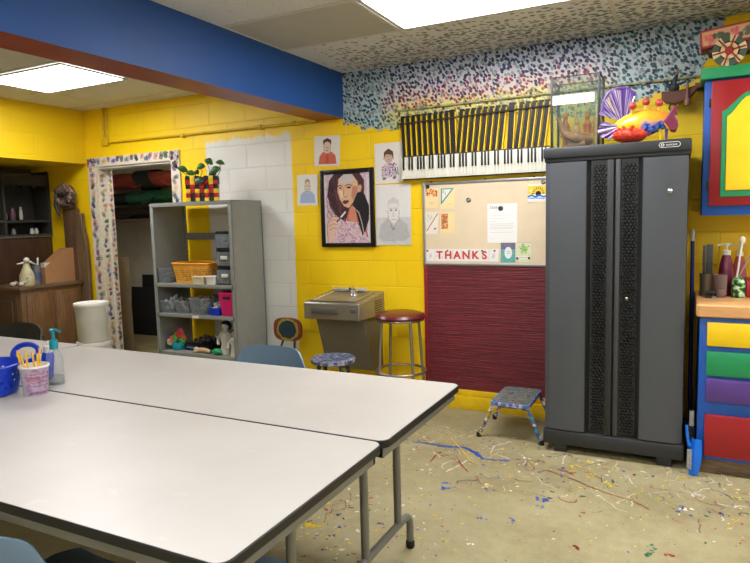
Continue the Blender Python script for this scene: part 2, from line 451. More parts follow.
def setting():
    DX0, DX1, DZ = -5.36, -4.335, 2.06          # clear opening of the closet
    b = MB()
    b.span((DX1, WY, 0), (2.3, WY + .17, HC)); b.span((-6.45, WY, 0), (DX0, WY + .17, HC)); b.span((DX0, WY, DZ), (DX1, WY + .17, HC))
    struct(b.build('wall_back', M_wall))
    # wall on the far side: header over an alcove
    b = MB(); b.span((-6.40, 1.2, 2.10), (-5.5, WY, HC)); b.span((-5.62, -2.4, 0), (-5.5, 1.2, HC))
    struct(b.build('wall_left', M_yblock))
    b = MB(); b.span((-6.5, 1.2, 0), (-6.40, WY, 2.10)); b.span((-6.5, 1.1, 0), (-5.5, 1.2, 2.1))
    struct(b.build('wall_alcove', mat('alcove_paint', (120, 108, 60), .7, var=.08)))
    b = MB(); b.span((2.3, -2.4, 0), (2.42, WY + .17, HC)); struct(b.build('wall_right', M_wblock))
    b = MB(); b.span((-5.62, -2.52, 0), (2.42, -2.4, HC)); struct(b.build('wall_front', M_wblock))
    # closet behind the opening
    b = MB(); b.span((-7.6, 6.05, 0), (-3.6, 6.15, 2.5)); b.span((-7.7, WY + .17, 0), (-7.6, 6.15, 2.5)); b.span((-3.7, WY + .17, 0), (-3.6, 6.15, 2.5)); b.span((-7.7, WY + .17, 2.4), (-3.6, 6.15, 2.5))
    struct(b.build('wall_closet', mat('closet_paint', (206, 203, 190), .65, var=.06)))

    # ---- floor: concrete with drips and splashes of paint
    m, t = newmat('concrete_floor'); p = t.pos()
    n1 = t.noise(p, 1.3, 5.0, .6)[0]; n2 = t.noise(p, 18.0, 4.0, .6)[0]; n3 = t.noise(p, 90.0, 2.0)[0]
    f = t.m('ADD', t.m('MULTIPLY', n1, .6), t.m('ADD', t.m('MULTIPLY', n2, .25), t.m('MULTIPLY', n3, .15)))
    col = t.ramp(f, [(0.36, lin((134, 122, 86))), (0.5, lin((158, 147, 108))), (0.64, lin((174, 164, 126)))])
    t.principled(col, t.m('ADD', .42, t.m('MULTIPLY', n2, .3)), 0.0, t.bump(n2, .12, .003))
    verts, faces, cols, mids = [], [], [], []
    def addv(pts, c, z):
        k = len(verts)
        for q in pts: verts.append((q[0], q[1], z)); cols.append(lin(c))
        return k
    k = addv([(-7.6, -2.5), (2.4, -2.5), (2.4, 6.1), (-7.6, 6.1)], (150, 140, 112), 0.0)
    faces.append((k, k + 1, k + 2, k + 3)); mids.append(0)
    r = random.Random(5)
    zc = [0.0004]
    def blob(x, y, s, c, n=None, el=1.0):
        n = n or r.randint(6, 10); a0 = r.random() * 6; th = r.random() * PI; pts = []
        for i in range(n):
            a = a0 + 2 * PI * i / n; q = s * r.uniform(.55, 1.25)
            px_, py_ = q * math.cos(a) * el, q * math.sin(a)
            pts.append((x + px_ * math.cos(th) - py_ * math.sin(th), y + px_ * math.sin(th) + py_ * math.cos(th)))
        zc[0] += 0.0000006; k = addv(pts, c, zc[0]); faces.append(tuple(range(k, k + n))); mids.append(1)
    def ribbon(pts, w, c):
        P = []; m_ = len(pts)
        for i in range(m_ - 1):                      # resample with wobble
            for q in range(6):
                u = q / 6; P.append((pts[i][0] * (1 - u) + pts[i + 1][0] * u + r.gauss(0, w * .22), pts[i][1] * (1 - u) + pts[i + 1][1] * u + r.gauss(0, w * .22)))
        P.append(pts[-1]); L, Rr = [], []
        for i in range(len(P)):
            a = P[max(0, i - 1)]; b_ = P[min(len(P) - 1, i + 1)]; d = math.hypot(b_[0] - a[0], b_[1] - a[1]) + 1e-9
            nx, ny = -(b_[1] - a[1]) / d, (b_[0] - a[0]) / d; ww = w * r.uniform(.25, 1.0) * (0.5 if i in (0, len(P) - 1) else 1)
            L.append((P[i][0] + nx * ww, P[i][1] + ny * ww)); Rr.append((P[i][0] - nx * ww, P[i][1] - ny * ww))
        zc[0] += 0.0000006
        for i in range(len(P) - 1):
            k = addv([L[i], L[i + 1], Rr[i + 1], Rr[i]], c, zc[0]); faces.append((k + 3, k + 2, k + 1, k)); mids.append(1)
    PAL = [(212, 206, 190), (212, 206, 190), (214, 178, 40), (214, 178, 40), (40, 78, 150), (150, 44, 36), (46, 40, 36), (44, 100, 70), (92, 60, 110), (190, 176, 140), (120, 86, 60)]
    for i in range(1000):                            # dense zone by the wall and the cabinet
        x = r.uniform(-1.75, .55); y = 2.95 + 1.1 * math.sqrt(r.random())
        if y > 3.98: y = r.uniform(3.2, 3.9)
        blob(x, y, r.choice([.002, .003, .003, .004, .005, .006, .009]), r.choice(PAL), el=r.uniform(1, 2.4))
    for i in range(420):
        blob(r.uniform(-2.0, .9), r.uniform(1.9, 3.2), r.choice([.002, .003, .004, .006]), r.choice(PAL), el=r.uniform(1, 2))
    for i in range(300):                             # under the table end
        blob(r.gauss(-1.62, .28), r.gauss(2.45, .28), r.choice([.003, .005, .006, .009]), r.choice(PAL), el=r.uniform(1, 2))
    for i in range(300):
        blob(r.uniform(-4.2, 1.8), r.uniform(0, 4.2), r.choice([.003, .004, .006]), r.choice(PAL))
    for i in range(120):                             # thin drips
        x, y = r.uniform(-1.5, .45), r.uniform(3.1, 3.85); a = r.uniform(0, 2 * PI); L = r.uniform(.04, .20); pts = [(x, y)]
        for q in range(4):
            a += r.gauss(0, .55); x += L / 4 * math.cos(a); y += L / 4 * math.sin(a); pts.append((x, y))
        ribbon(pts, r.uniform(.0018, .0045), r.choice([(210, 203, 188), (205, 168, 44), (206, 198, 176), (110, 70, 60), (70, 66, 76), (150, 50, 42)]))
    ribbon([(-1.568, 3.605), (-1.446, 3.617), (-1.309, 3.617), (-1.215, 3.640), (-1.142, 3.595), (-1.064, 3.505), (-.988, 3.521), (-.902, 3.54)], .016, (44, 84, 160))
    ribbon([(-1.30, 3.625), (-1.215, 3.645), (-1.142, 3.595), (-1.064, 3.51)], .014, (38, 76, 165))
    ribbon([(-1.37, 3.789), (-1.244, 3.625), (-1.126, 3.462), (-1.059, 3.408)], .006, (212, 178, 50))
    ribbon([(-1.137, 3.457), (-1.163, 3.348), (-1.198, 3.238)], .008, (222, 214, 180))
    ribbon([(-1.049, 3.67), (-1.038, 3.586), (-1.056, 3.742), (-1.013, 3.798), (-.973, 3.873)], .005, (216, 210, 196))
    ribbon([(-1.224, 3.489), (-1.141, 3.357), (-1.082, 3.288)], .007, (150, 40, 34)); ribbon([(-1.349, 3.508), (-1.331, 3.325)], .006, (146, 50, 44))
    ribbon([(-.685, 3.488), (-.595, 3.451), (-.508, 3.415), (-.421, 3.355), (-.34, 3.311), (-.216, 3.276), (-.119, 3.2)], .006, (140, 62, 48))
    for x, y in ((-1.56, 2.692), (-1.58, 2.786)): ribbon([(x, y), (x + .05, y - .08), (x - .01, y - .17), (x + .03, y - .26)], .003, (140, 50, 60))
    big = [(-1.134, 3.048, (52, 100, 170), .03), (-.929, 3.15, (222, 205, 110), .022), (-.925, 3.12, (40, 90, 170), .016), (-.635, 3.106, (36, 90, 180), .026), (-.60, 3.12, (40, 60, 110), .02), (-.61, 3.03, (36, 100, 190), .014),
           (-.709, 2.819, (52, 96, 150), .018), (-.842, 2.782, (50, 90, 160), .018), (-.938, 2.524, (190, 160, 80), .015), (-.831, 2.543, (226, 220, 200), .012), (-1.585, 2.391, (212, 180, 30), .03), (-1.53, 2.394, (214, 184, 40), .02), (-1.64, 2.388, (210, 178, 40), .016),
           (-1.234, 2.809, (216, 190, 40), .014), (-.39, 2.693, (120, 46, 36), .016), (-.432, 3.521, (214, 184, 60), .022), (-.538, 3.614, (220, 192, 60), .03), (-.467, 3.708, (224, 200, 70), .02), (-.327, 3.423, (216, 186, 30), .018), (-.099, 2.76, (50, 110, 80), .018), (-.082, 2.829, (60, 120, 90), .022),
           (-.014, 2.798, (150, 50, 40), .018), (.036, 3.267, (226, 222, 214), .022), (.208, 3.287, (60, 70, 110), .02), (.285, 3.494, (222, 200, 90), .018), (-.53, 3.50, (150, 56, 44), .02), (-.6, 3.53, (110, 100, 150), .02), (.02, 3.30, (40, 70, 170), .014), (.105, 3.478, (200, 190, 170), .02)]
    for x, y, c, s in big:
        for q in range(5): blob(x + r.gauss(0, s * .7), y + r.gauss(0, s * .7), s * r.uniform(.18, .55), c, el=1.3)
    me = bpy.data.meshes.new('floor'); me.from_pydata(verts, [], faces)
    at = me.color_attributes.new('Paint', 'FLOAT_COLOR', 'POINT'); at.data.foreach_set('color', np.array(cols, np.float32).ravel())
    me.materials.append(m); me.materials.append(PAINTED_GLOSS)
    me.polygons.foreach_set('material_index', np.array(mids, np.int32)); me.update()
    bm = bmesh.new(); bm.from_mesh(me)
    for f_ in bm.faces:
        if f_.normal.z < 0: f_.normal_flip()
    bm.to_mesh(me); bm.free()
    o = bpy.data.objects.new('floor', me); COL.objects.link(o); struct(o)

    # ---- ceiling: acoustic tiles, dabs of paint spreading from the mural
    m, t = newmat('ceiling_tile'); p = t.pos(); x, y, z = t.xyz(p)
    n = t.noise(p, 120.0, 3.0, .7)[0]; fis = t.smooth(t.noise(p, 55.0, 3.0, .6)[0], .6, .66)
    col = t.ramp(t.noise(p, 1.1, 3.0)[0], [(.3, lin((208, 208, 204))), (.7, lin((218, 218, 214)))])
    col = t.mix(t.m('MULTIPLY', fis, .35), col, lin((120, 114, 100)))
    near = t.smooth(t.m('ADD', y, t.m('MULTIPLY', x, .06)), 3.32, 4.22)
    inx = t.m('MULTIPLY', t.smooth(x, -2.46, -2.1), t.m('SUBTRACT', 1.0, t.smooth(x, .1, 1.2)))
    dens = t.m('MULTIPLY', near, t.m('MAXIMUM', inx, .0))
    for off, sc, sz, th in ((0.0, 24.0, .36, .0), (3.3, 30.0, .30, .05)):
        v = t.voro(t.vec(t.m('ADD', t.m('MULTIPLY', x, .8), off), t.m('ADD', y, off)), sc, '2D', .9); rnd = t.xyz(v['Color'])
        f = t.m('SUBTRACT', 1.0, t.smooth(v['Distance'], sz - .06, sz + .04))
        f = t.m('MULTIPLY', f, t.m('GREATER_THAN', t.m('SUBTRACT', t.m('MULTIPLY', dens, 1.0), th), t.m('MULTIPLY', rnd[0], 1.0)))
        dc = t.mix(near, lin((96, 100, 92)), t.ramp(rnd[1], [(0, lin((34, 44, 66))), (.5, lin((62, 78, 98))), (1, lin((48, 60, 52)))]))
        col = t.mix(t.m('MULTIPLY', f, .68), col, dc)
    t.principled(col, .85, 0.0, t.bump(n, .35, .004))
    M_tbar = mat('ceiling_grid', (200, 196, 186), .5, var=.03)
    M_smooth = mat('plain_ceiling_panel', (180, 177, 164), .8, var=.04, bump=.1)
    b = MB(); b.span((-6.45, -2.5, HC), (2.4, WY + .1, HC + .08))
    b.mi = 1
    for yy in [3.635 - .61 * k for k in range(10)] + [4.245]:
        b.span((-2.5, yy - .012, HC - .004), (2.3, yy + .012, HC + .004)); b.span((-5.5, yy - .012, HC - .004), (-2.7, yy + .012, HC + .004))
    for xx in (-1.615, -.395, .825, 2.045, -3.97, -4.97):
        b.span((xx - .012, -2.4, HC - .003), (xx + .012, WY, HC + .004))
    b.mi = 2; b.span((-2.47, 3.04, HC - .0035), (-1.63, 3.62, HC + .004))
    struct(b.build('ceiling', [m, M_tbar, M_smooth]))

    # ---- painted beam
    b = MB(); b.span((-2.712, -2.4, 2.275), (-2.470, WY, HC))
    M_bb = mat('beam_blue_paint', (26, 78, 150), .5, var=.07, vs=3, bump=.15, bs=25); M_br = mat('beam_red_paint', (140, 58, 44), .4, var=.15, vs=4)
    o = b.build('ceiling_beam', [M_bb, M_br]); struct(o)
    for v in o.data.vertices: v.co.x -= .027 * (WY - v.co.y)
    o.data.update()
    for pl in o.data.polygons:
        if pl.normal.z < -.5: pl.material_index = 1

    # ---- baseboard
    M_yb = mat('yellow_baseboard_paint', (230, 190, 14), .45, var=.1)
    b = MB(); b.span((-4.2, WY - .035, 0), (2.3, WY, .10), .004); b.span((-4.2, WY - .022, .10), (2.3, WY, .15), .006)
    struct(b.build('baseboard_back', M_yb))

    # ---- closet surround with painted handprints
    def hands(nx, ny, w, h, seed, n, big=.085):
        nx, ny = nx * 2, int(ny * 1.6)
        q = random.Random(seed); c = Canvas(nx, ny, (218, 208, 190), w, h)
        pal = [(30, 34, 46), (30, 34, 46), (28, 46, 110), (60, 60, 76), (190, 120, 90), (150, 44, 50), (60, 60, 60), (30, 70, 150), (120, 60, 110), (196, 160, 90), (50, 96, 70), (180, 84, 60)]
        for i in range(n):
            col = q.choice(pal); s = big * q.uniform(.7, 1.0)
            cx, cy = q.uniform(.35, .65) * w, (i + .5 + q.uniform(-.2, .2)) / n * h
            if w > h: cx, cy = (i + .5 + q.uniform(-.2, .2)) / n * w, q.uniform(.4, .6) * h
            a0 = q.choice([PI / 2, PI / 2 + .5, PI / 2 - .4, 0.2]); al = q.uniform(.55, .95)
            c.ell(cx / w, cy / h, s * .30 / w, s * .26 / h, col, al)
            for k in range(5):
                a = a0 + (k - 2) * .36; L = s * (.62, .9, 1.0, .92, .62)[k]
                c.line([((cx + s * .2 * math.cos(a)) / w, (cy + s * .2 * math.sin(a)) / h), ((cx + L * .75 * math.cos(a)) / w, (cy + L * .75 * math.sin(a)) / h)], s * .15, col, al)
        return c.grain(.10)
    T = .108
    root = bpy.data.objects.new('trim_1', None); COL.objects.link(root); root['kind'] = 'structure'
    def put(c, name, loc, rz=0, rot=None):
        o = c.mesh(name, root, .018); o.location = loc; o.rotation_euler = rot or (0, 0, rz); return o
    put(hands(14, 240, T, 2.06, 1, 34), 'casing', (DX0 - T / 2, WY - .001, 0))
    put(hands(14, 240, T, 2.06, 2, 34), 'casing', (DX1 + T / 2, WY - .001, 0))
    put(hands(140, 14, DX1 - DX0 + 2 * T, T * .85, 3, 19), 'casing', ((DX0 + DX1) / 2, WY - .001, DZ))
    put(hands(12, 240, .085, 2.05, 4, 40, .065), 'jamb', (DX0 + .002, WY + .045, 0), rz=PI / 2)
    put(hands(10, 240, .06, 2.05, 5, 40, .06), 'jamb', (DX0 + .02, WY + .125, 0), rz=PI / 2)
    put(hands(12, 240, .15, 2.05, 6, 24, .065), 'jamb', (DX1 - .002, WY + .08, 0), rz=-PI / 2)
    b = MB(); b.span((DX0, WY + .002, DZ - .02), (DX1, WY + .16, DZ)); b.span((DX0, WY + .088, 0), (DX0 + .02, WY + .096, DZ - .02)); b.build('jamb', M_white, root)
    b = MB()
    for xx in (DX0 - T / 2, DX1 + T / 2): b.box((xx, WY - .022, DZ + T * .42), (.10, .012, .085), .006)
    b.build('corner_block', speckled('violet_specks', (206, 196, 186), [(96, 60, 110), (60, 50, 80)], 30, .42), root)
setting()
# ------------------------------------------------------------------ things on the back wall
def paper_thing(name, label, cat, c, x, z, y=WY - .001, th=.0012, group=None, curl=.006, tilt=0.0):
    k = c.w
    fn = lambda px, py, pz: (px, py - curl * (abs(px / (k / 2)) ** 3) * (1 - pz / c.h) , pz)
    o = c.mesh(name, None, th, fn=fn); o.location = (x, y, z); o.rotation_euler = (0, tilt, 0)
    return tag(o, label, cat, group)

G = 'pupil drawings on the yellow wall'
c = Canvas(80, 82, (226, 219, 208), .246, .245)                      # figure in a red robe
c.ell(.5, .62, .15, .26, (200, 150, 130)); c.ell(.5, .60, .12, .20, (212, 190, 172))
c.poly([(.34, .70), (.35, .86), (.5, .93), (.65, .86), (.66, .70), (.60, .78), (.5, .82), (.40, .78)], (74, 40, 44))
c.poly([(.16, .07), (.2, .34), (.34, .48), (.5, .40), (.66, .48), (.82, .34), (.86, .07)], (206, 104, 78)); c.poly([(.44, .1), (.47, .42), (.53, .42), (.56, .1)], (186, 80, 62))
for q in range(14): c.line([(.2 + q * .045, .08), (.24 + q * .04, .36)], .002, (160, 60, 50), .5)
c.line([(.46, .62), (.48, .62)], .006, (60, 40, 40)); c.line([(.52, .62), (.55, .62)], .006, (60, 40, 40)); c.line([(.46, .52), (.54, .52)], .004, (130, 60, 60)); c.grain(.02)
paper_thing('picture', 'small drawing of a person in a red robe, highest on the yellow wall', 'drawing', c, -2.635, 1.906, group=G, tilt=.03)
c = Canvas(70, 86, (228, 224, 214), .20, .256)                       # figure in blue
c.ell(.5, .62, .13, .19, (214, 196, 176)); c.poly([(.36, .66), (.38, .82), (.5, .88), (.62, .82), (.64, .66), (.58, .76), (.42, .76)], (176, 146, 104))
c.poly([(.12, .07), (.16, .36), (.36, .48), (.5, .42), (.64, .48), (.84, .36), (.9, .07)], (168, 182, 208))
for q in range(10): c.line([(.16 + q * .075, .08), (.22 + q * .06, .38)], .0025, (120, 140, 180), .6)
c.line([(.36, .66), (.37, .52), (.44, .45), (.56, .45), (.63, .52), (.64, .66)], .003, (120, 104, 90)); c.line([(.44, .63), (.47, .63)], .005, (60, 60, 70)); c.line([(.53, .63), (.56, .63)], .005, (60, 60, 70)); c.line([(.46, .52), (.54, .52)], .004, (150, 90, 80)); c.grain(.02)
paper_thing('picture', 'small drawing of a person in a pale blue jacket beside the white patch', 'drawing', c, -2.838, 1.592, group=G, tilt=.02)
c = Canvas(80, 100, (224, 217, 206), .242, .312)                     # child in patterned clothes
c.ell(.5, .66, .16, .17, (196, 166, 142)); c.poly([(.32, .58), (.34, .78), (.5, .86), (.66, .78), (.68, .58), (.6, .70), (.4, .72)], (92, 58, 50))
c.poly([(.22, .25), (.32, .46), (.5, .52), (.68, .46), (.8, .25), (.72, .10), (.6, .22), (.5, .12), (.38, .22), (.28, .10)], (196, 176, 190))
q = random.Random(3)
for i in range(46): u, v = q.uniform(.24, .78), q.uniform(.12, .48); c.ell(u, v, .025, .02, q.choice([(120, 84, 140), (84, 60, 110), (90, 130, 90), (190, 110, 120), (226, 220, 214)]))
c.line([(.80, .38), (.83, .2)], .008, (90, 120, 80)); c.ell(.32, .12, .06, .04, (120, 100, 150)); c.ell(.68, .13, .06, .04, (120, 100, 150))
c.line([(.43, .67), (.47, .67)], .005, (50, 36, 36)); c.line([(.54, .67), (.58, .67)], .005, (50, 36, 36)); c.line([(.46, .58), (.55, .58)], .004, (150, 70, 70)); c.grain(.02)
paper_thing('picture', 'drawing of a seated child in purple patterned clothes beside the piano keys', 'drawing', c, -2.075, 1.741, group=G, tilt=-.01)
c = Canvas(90, 140, (224, 220, 214), .302, .475)                     # pencil portrait
c.rect(0, 0, 1, .46, (206, 203, 198)); q = random.Random(8)
for i in range(90):
    u, v = q.uniform(.1, .9), q.uniform(.04, .46); c.line([(u, v), (u + .08, v - .05)], .004, (158, 156, 152), .35)
c.poly([(.06, .12), (.12, .34), (.34, .44), (.5, .30), (.66, .44), (.88, .34), (.96, .14), (.8, .07), (.2, .06)], (166, 164, 160), .6)
c.ell(.5, .56, .17, .19, (222, 218, 212)); c.line([(.33, .58), (.36, .42), (.46, .33), (.54, .33), (.64, .42), (.67, .58)], .004, (150, 148, 146)); c.poly([(.33, .62), (.35, .74), (.5, .79), (.65, .74), (.67, .62), (.6, .69), (.4, .69)], (204, 201, 196))
for u in (.43, .57): c.ell(u, .575, .035, .014, (130, 128, 126)); c.line([(u - .05, .605), (u + .05, .607)], .004, (140, 138, 136))
c.line([(.5, .56), (.48, .48), (.52, .475)], .003, (150, 148, 146)); c.line([(.44, .42), (.56, .42)], .005, (128, 124, 124)); c.line([(.42, .34), (.47, .25), (.5, .30), (.53, .25)], .005, (110, 108, 108)); c.grain(.025)
paper_thing('picture', 'large grey pencil portrait on paper beside the framed painting', 'drawing', c, -2.044, 1.256, y=WY - .003, group=G, curl=.012)

# framed painting
t_ = thing('framed_painting', 'black framed painting of a dark haired woman holding a brush', 'painting', (-2.453, WY, 1.242))
FW, FH, FB = .492, .63, .034
b = MB()
b.span((-FW / 2, -.026, 0), (-FW / 2 + FB, 0, FH), .003); b.span((FW / 2 - FB, -.026, 0), (FW / 2, 0, FH), .003)
b.span((-FW / 2 + FB, -.026, 0), (FW / 2 - FB, 0, FB), .003); b.span((-FW / 2 + FB, -.026, FH - FB), (FW / 2 - FB, 0, FH), .003)
b.build('frame', M_blackp, t_)
c = Canvas(130, 172, (206, 178, 188), FW - 2 * FB, FH - 2 * FB); q = random.Random(21)
def PQ(*a): return [((x - 50) / 295.0, 1 - (y - 85) / 450.0) for x, y in a]
for i in range(170):
    u, v = q.random(), q.random(); a = q.uniform(.8, 1.8)
    c.line([(u, v), (u + .06 * math.cos(a), v + .06 * math.sin(a))], .006, q.choice([(120, 70, 120), (150, 90, 140), (232, 220, 222), (190, 140, 160), (84, 50, 90)]), .55)
c.rect(.93, 0, 1, 1, (226, 218, 220), .6); c.rect(0, 0, .04, 1, (226, 220, 220), .6)
c.poly(PQ((120, 84), (84, 130), (70, 220), (88, 300), (120, 350), (185, 400), (250, 390), (300, 300), (310, 180), (285, 84)), (58, 32, 36))
for i in range(60):                                                  # waves in the hair
    y0 = q.uniform(90, 330); x0 = q.uniform(70, 150); c.line(PQ((x0, y0), (x0 + q.uniform(-14, 18), y0 + 30), (x0 + q.uniform(0, 40), y0 + 66)), .005, q.choice([(100, 52, 56), (34, 20, 26), (126, 70, 70), (70, 34, 60)]), .7)
c.poly(PQ((185, 395), (215, 300), (268, 262), (300, 380), (330, 500), (250, 470)), (186, 96, 78)); c.poly(PQ((200, 380), (222, 300), (250, 300), (262, 420)), (208, 132, 104))
c.poly(PQ((100, 535), (130, 440), (190, 390), (250, 400), (310, 480), (335, 535)), (212, 180, 188))
for i in range(70):
    x0, y0 = q.uniform(130, 325), q.uniform(395, 530); a = q.uniform(0, 6.3)
    c.line(PQ((x0, y0), (x0 + 14 * math.cos(a), y0 + 14 * math.sin(a)), (x0 + 24 * math.cos(a + .8), y0 + 24 * math.sin(a + .8))), .004, q.choice([(110, 60, 110), (150, 90, 130), (60, 50, 120), (236, 226, 230), (190, 110, 120)]), .8)
c.poly(PQ((232, 282), (250, 215), (272, 200), (310, 222), (338, 300), (335, 385), (312, 455), (292, 490), (272, 420), (256, 340)), (18, 14, 18))
c.poly(PQ((250, 86), (285, 90), (312, 130), (308, 190), (285, 214), (270, 150)), (76, 40, 44)); c.line(PQ((290, 96), (312, 130), (312, 170)), .007, (214, 196, 200))
c.line(PQ((238, 305), (272, 340), (288, 400), (300, 470)), .006, (214, 190, 186))
c.poly(PQ((146, 120), (180, 92), (236, 92), (268, 140), (276, 190), (256, 230), (236, 276), (206, 308), (178, 296), (152, 250), (138, 200)), (214, 172, 138))
c.poly(PQ((150, 118), (180, 92), (232, 92), (252, 130), (200, 150), (154, 150)), (198, 188, 186)); c.poly(PQ((236, 170), (272, 170), (262, 215), (238, 262), (226, 230)), (190, 130, 100)); c.poly(PQ((146, 190), (170, 200), (178, 240), (160, 240)), (228, 200, 160))
c.poly(PQ((268, 176), (284, 160), (296, 176), (286, 206), (272, 212)), (206, 160, 140))
for pts in (((146, 178), (156, 172), (170, 180), (158, 184)), ((194, 176), (212, 168), (230, 178), (212, 184))): c.poly(PQ(*pts), (40, 26, 30))
c.line(PQ((142, 168), (156, 160), (172, 168)), .006, (52, 30, 30)); c.line(PQ((190, 166), (210, 156), (234, 166)), .006, (52, 30, 30))
c.line(PQ((180, 178), (178, 216), (172, 232), (188, 238), (200, 232)), .004, (150, 90, 74)); c.poly(PQ((166, 268), (182, 256), (190, 260), (204, 256), (212, 266), (192, 284), (178, 282)), (108, 34, 48)); c.line(PQ((168, 268), (210, 266)), .003, (60, 20, 30))
c.poly(PQ((66, 535), (64, 440), (72, 386), (100, 362), (138, 364), (150, 384), (132, 400), (140, 420), (120, 450), (112, 490), (92, 535)), (222, 182, 158))
for pts in (((74, 400), (100, 382), (132, 386)), ((76, 425), (104, 408), (130, 414)), ((78, 450), (104, 434), (122, 440))): c.line(PQ(*pts), .004, (150, 84, 74))
c.line(PQ((66, 535), (64, 440), (72, 386), (100, 362), (138, 364)), .004, (120, 60, 60)); c.line(PQ((130, 396), (150, 372), (168, 352)), .012, (60, 56, 66)); c.line(PQ((158, 364), (184, 334)), .014, (226, 222, 224))
c.grain(.04)
o = c.mesh('canvas', t_, .004); o.location = (0, -.012, FB)

# ------------------------------------------------------------------ bulletin board and what is pinned to it
BX0, BX1, BZ0, BZ1 = -1.79, -.57, 1.10, 1.728
t_ = thing('bulletin_board', 'tan pinboard in a thin aluminium frame above the maroon panel', 'pinboard', ((BX0 + BX1) / 2, WY, BZ0))
w, h = BX1 - BX0, BZ1 - BZ0
b = MB(); b.span((-w / 2 + .015, -.016, .015), (w / 2 - .015, 0, h - .015)); b.build('board', mat('tan_board', (226, 206, 172), .8, var=.03, bump=.1, bs=200), t_)
b = MB()
for a_, e_ in (((-w / 2, 0), (-w / 2 + .017, h)), ((w / 2 - .017, 0), (w / 2, h)), ((-w / 2 + .017, 0), (w / 2 - .017, .017)), ((-w / 2 + .017, h - .017), (w / 2 - .017, h))):
    b.span((a_[0], -.024, a_[1]), (e_[0], 0, e_[1]), .003)
b.build('frame', M_alu, t_)
YB = WY - .0165
GB = 'cards pinned to the board'
q = random.Random(5)
c = Canvas(44, 64, (244, 214, 156), .10, .152)
for i in range(60): c.ell(q.uniform(.08, .92), q.uniform(.62, .95), .06, .04, q.choice([(214, 110, 60), (196, 70, 50), (226, 150, 70), (120, 100, 90), (236, 196, 120)]))
c.line([(.3, .3), (.7, .32)], .003, (214, 160, 120)); c.line([(.4, .22), (.6, .24)], .004, (214, 150, 130))
paper_thing('greeting_card', 'cream card with an orange patterned band, in the top corner of the board', 'card', c, -1.716, 1.531, YB, group=GB, curl=.004)
c = Canvas(50, 64, (244, 218, 160), .112, .156)
c.poly([(.06, .98), (.98, .98), (.06, .2)], (40, 140, 140)); c.poly([(.13, .93), (.82, .93), (.13, .36)], (226, 226, 216))
for i in range(9): c.ell(q.uniform(.17, .38), q.uniform(.6, .9), .03, .02, q.choice([(60, 150, 150), (200, 90, 70), (90, 130, 90)]))
c.line([(.5, .2), (.85, .22)], .003, (206, 170, 110))
paper_thing('greeting_card', 'cream card with a teal edged triangle, top row of the board', 'card', c, -1.592, 1.527, YB, group=GB, curl=.004)
c = Canvas(44, 66, (236, 226, 210), .102, .162)
c.poly([(.04, .14), (.04, .96), (.94, .96)], (228, 222, 204)); c.line([(.06, .14), (.95, .94)], .006, (186, 50, 50))
for i in range(14): u = q.uniform(.08, .5); c.ell(u, q.uniform(.5 + u * .5, .92), .03, .02, q.choice([(200, 110, 70), (110, 150, 110), (220, 160, 90)]))
c.ell(.72, .24, .12, .05, (206, 130, 140)); c.grain(.02)
paper_thing('greeting_card', 'white card with a red diagonal line under the orange patterned card', 'card', c, -1.716, 1.341, YB, group=GB, curl=.008)
c = Canvas(50, 66, (246, 216, 158), .112, .155)
c.rect(.06, .2, .52, .95, (226, 140, 80))
for i in range(50): c.ell(q.uniform(.1, .48), q.uniform(.24, .92), .045, .035, q.choice([(196, 70, 50), (110, 96, 80), (236, 190, 120), (176, 110, 70), (90, 110, 80)]))
paper_thing('greeting_card', 'cream card with a tall orange patterned stripe, lower of the small cards', 'card', c, -1.592, 1.345, YB, group=GB, curl=.004)
c = Canvas(80, 104, (238, 234, 228), .220, .283)                     # letter
for i in range(3): c.rect(.10, .70 - i * .045, .10 + (.7, .62, .5)[i], .706 - i * .045, (206, 202, 198))
c.rect(.10, .545, .3, .552, (200, 196, 192))
for i in range(7): c.rect(.08, .48 - i * .043, (.88, .86, .9, .84, .87, .9, .62)[i], .488 - i * .043, (196, 192, 190))
c.rect(.10, .10, .26, .108, (206, 202, 198))
lt = paper_thing('letter', 'white typed letter held to the board by a dark round magnet', 'letter', c, -1.175, 1.270, YB, curl=.003)
text_obj('heading', 'Daily', .030, mat('ink_grey', (120, 116, 116), .8), lt, (-.064, -.0018, .256), depth=.0002, shear=.3)
c = Canvas(130, 22, (236, 230, 224), .562, .090)                     # row of letter cards
for i in range(1, 8): c.rect(i / 8 - .002, .05, i / 8 + .002, .95, (214, 204, 200))
for i in (0, 7): c.ell((i + .5) / 8, .5, .022, .16, (236, 196, 196)); c.ell((i + .5) / 8 - .01, .36, .014, .1, (190, 206, 190))
for i in range(6): c.ell((i + 1.25) / 8, .42, .016, .09, (190, 206, 190), .7); c.ell((i + 1.8) / 8, .3, .014, .08, (224, 190, 170), .7)
bn = paper_thing('letter_banner', 'white strip of letter cards spelling a word in red', 'banner', c, -1.485, 1.1335, YB, curl=.003)
M_ink = mat('red_ink', (206, 64, 48), .7)
for i, ch in enumerate('THANKS'):
    text_obj('letter', ch, .080, M_ink, bn, ((i + 1.5) / 8 * .562 - .281, -.002, .043), depth=.0002, bold=.003)
c = Canvas(46, 60, (92, 170, 164), .105, .143)
c.rect(0, .66, 1, 1, (108, 104, 130)); c.rect(0, .60, 1, .68, (120, 160, 170))
for i in range(40): c.ell(q.random(), q.uniform(.05, .95), .02, .015, (206, 220, 220), .5)
c.ell(.52, .50, .26, .30, (232, 232, 228)); c.line([(.42, .56), (.62, .56)], .003, (170, 190, 190)); c.line([(.42, .46), (.62, .46)], .003, (170, 190, 190))
paper_thing('greeting_card', 'teal and violet card with a white oval under the letter', 'card', c, -1.134, 1.126, YB, group=GB, curl=.003)
c = Canvas(46, 60, (224, 222, 186), .106, .140)
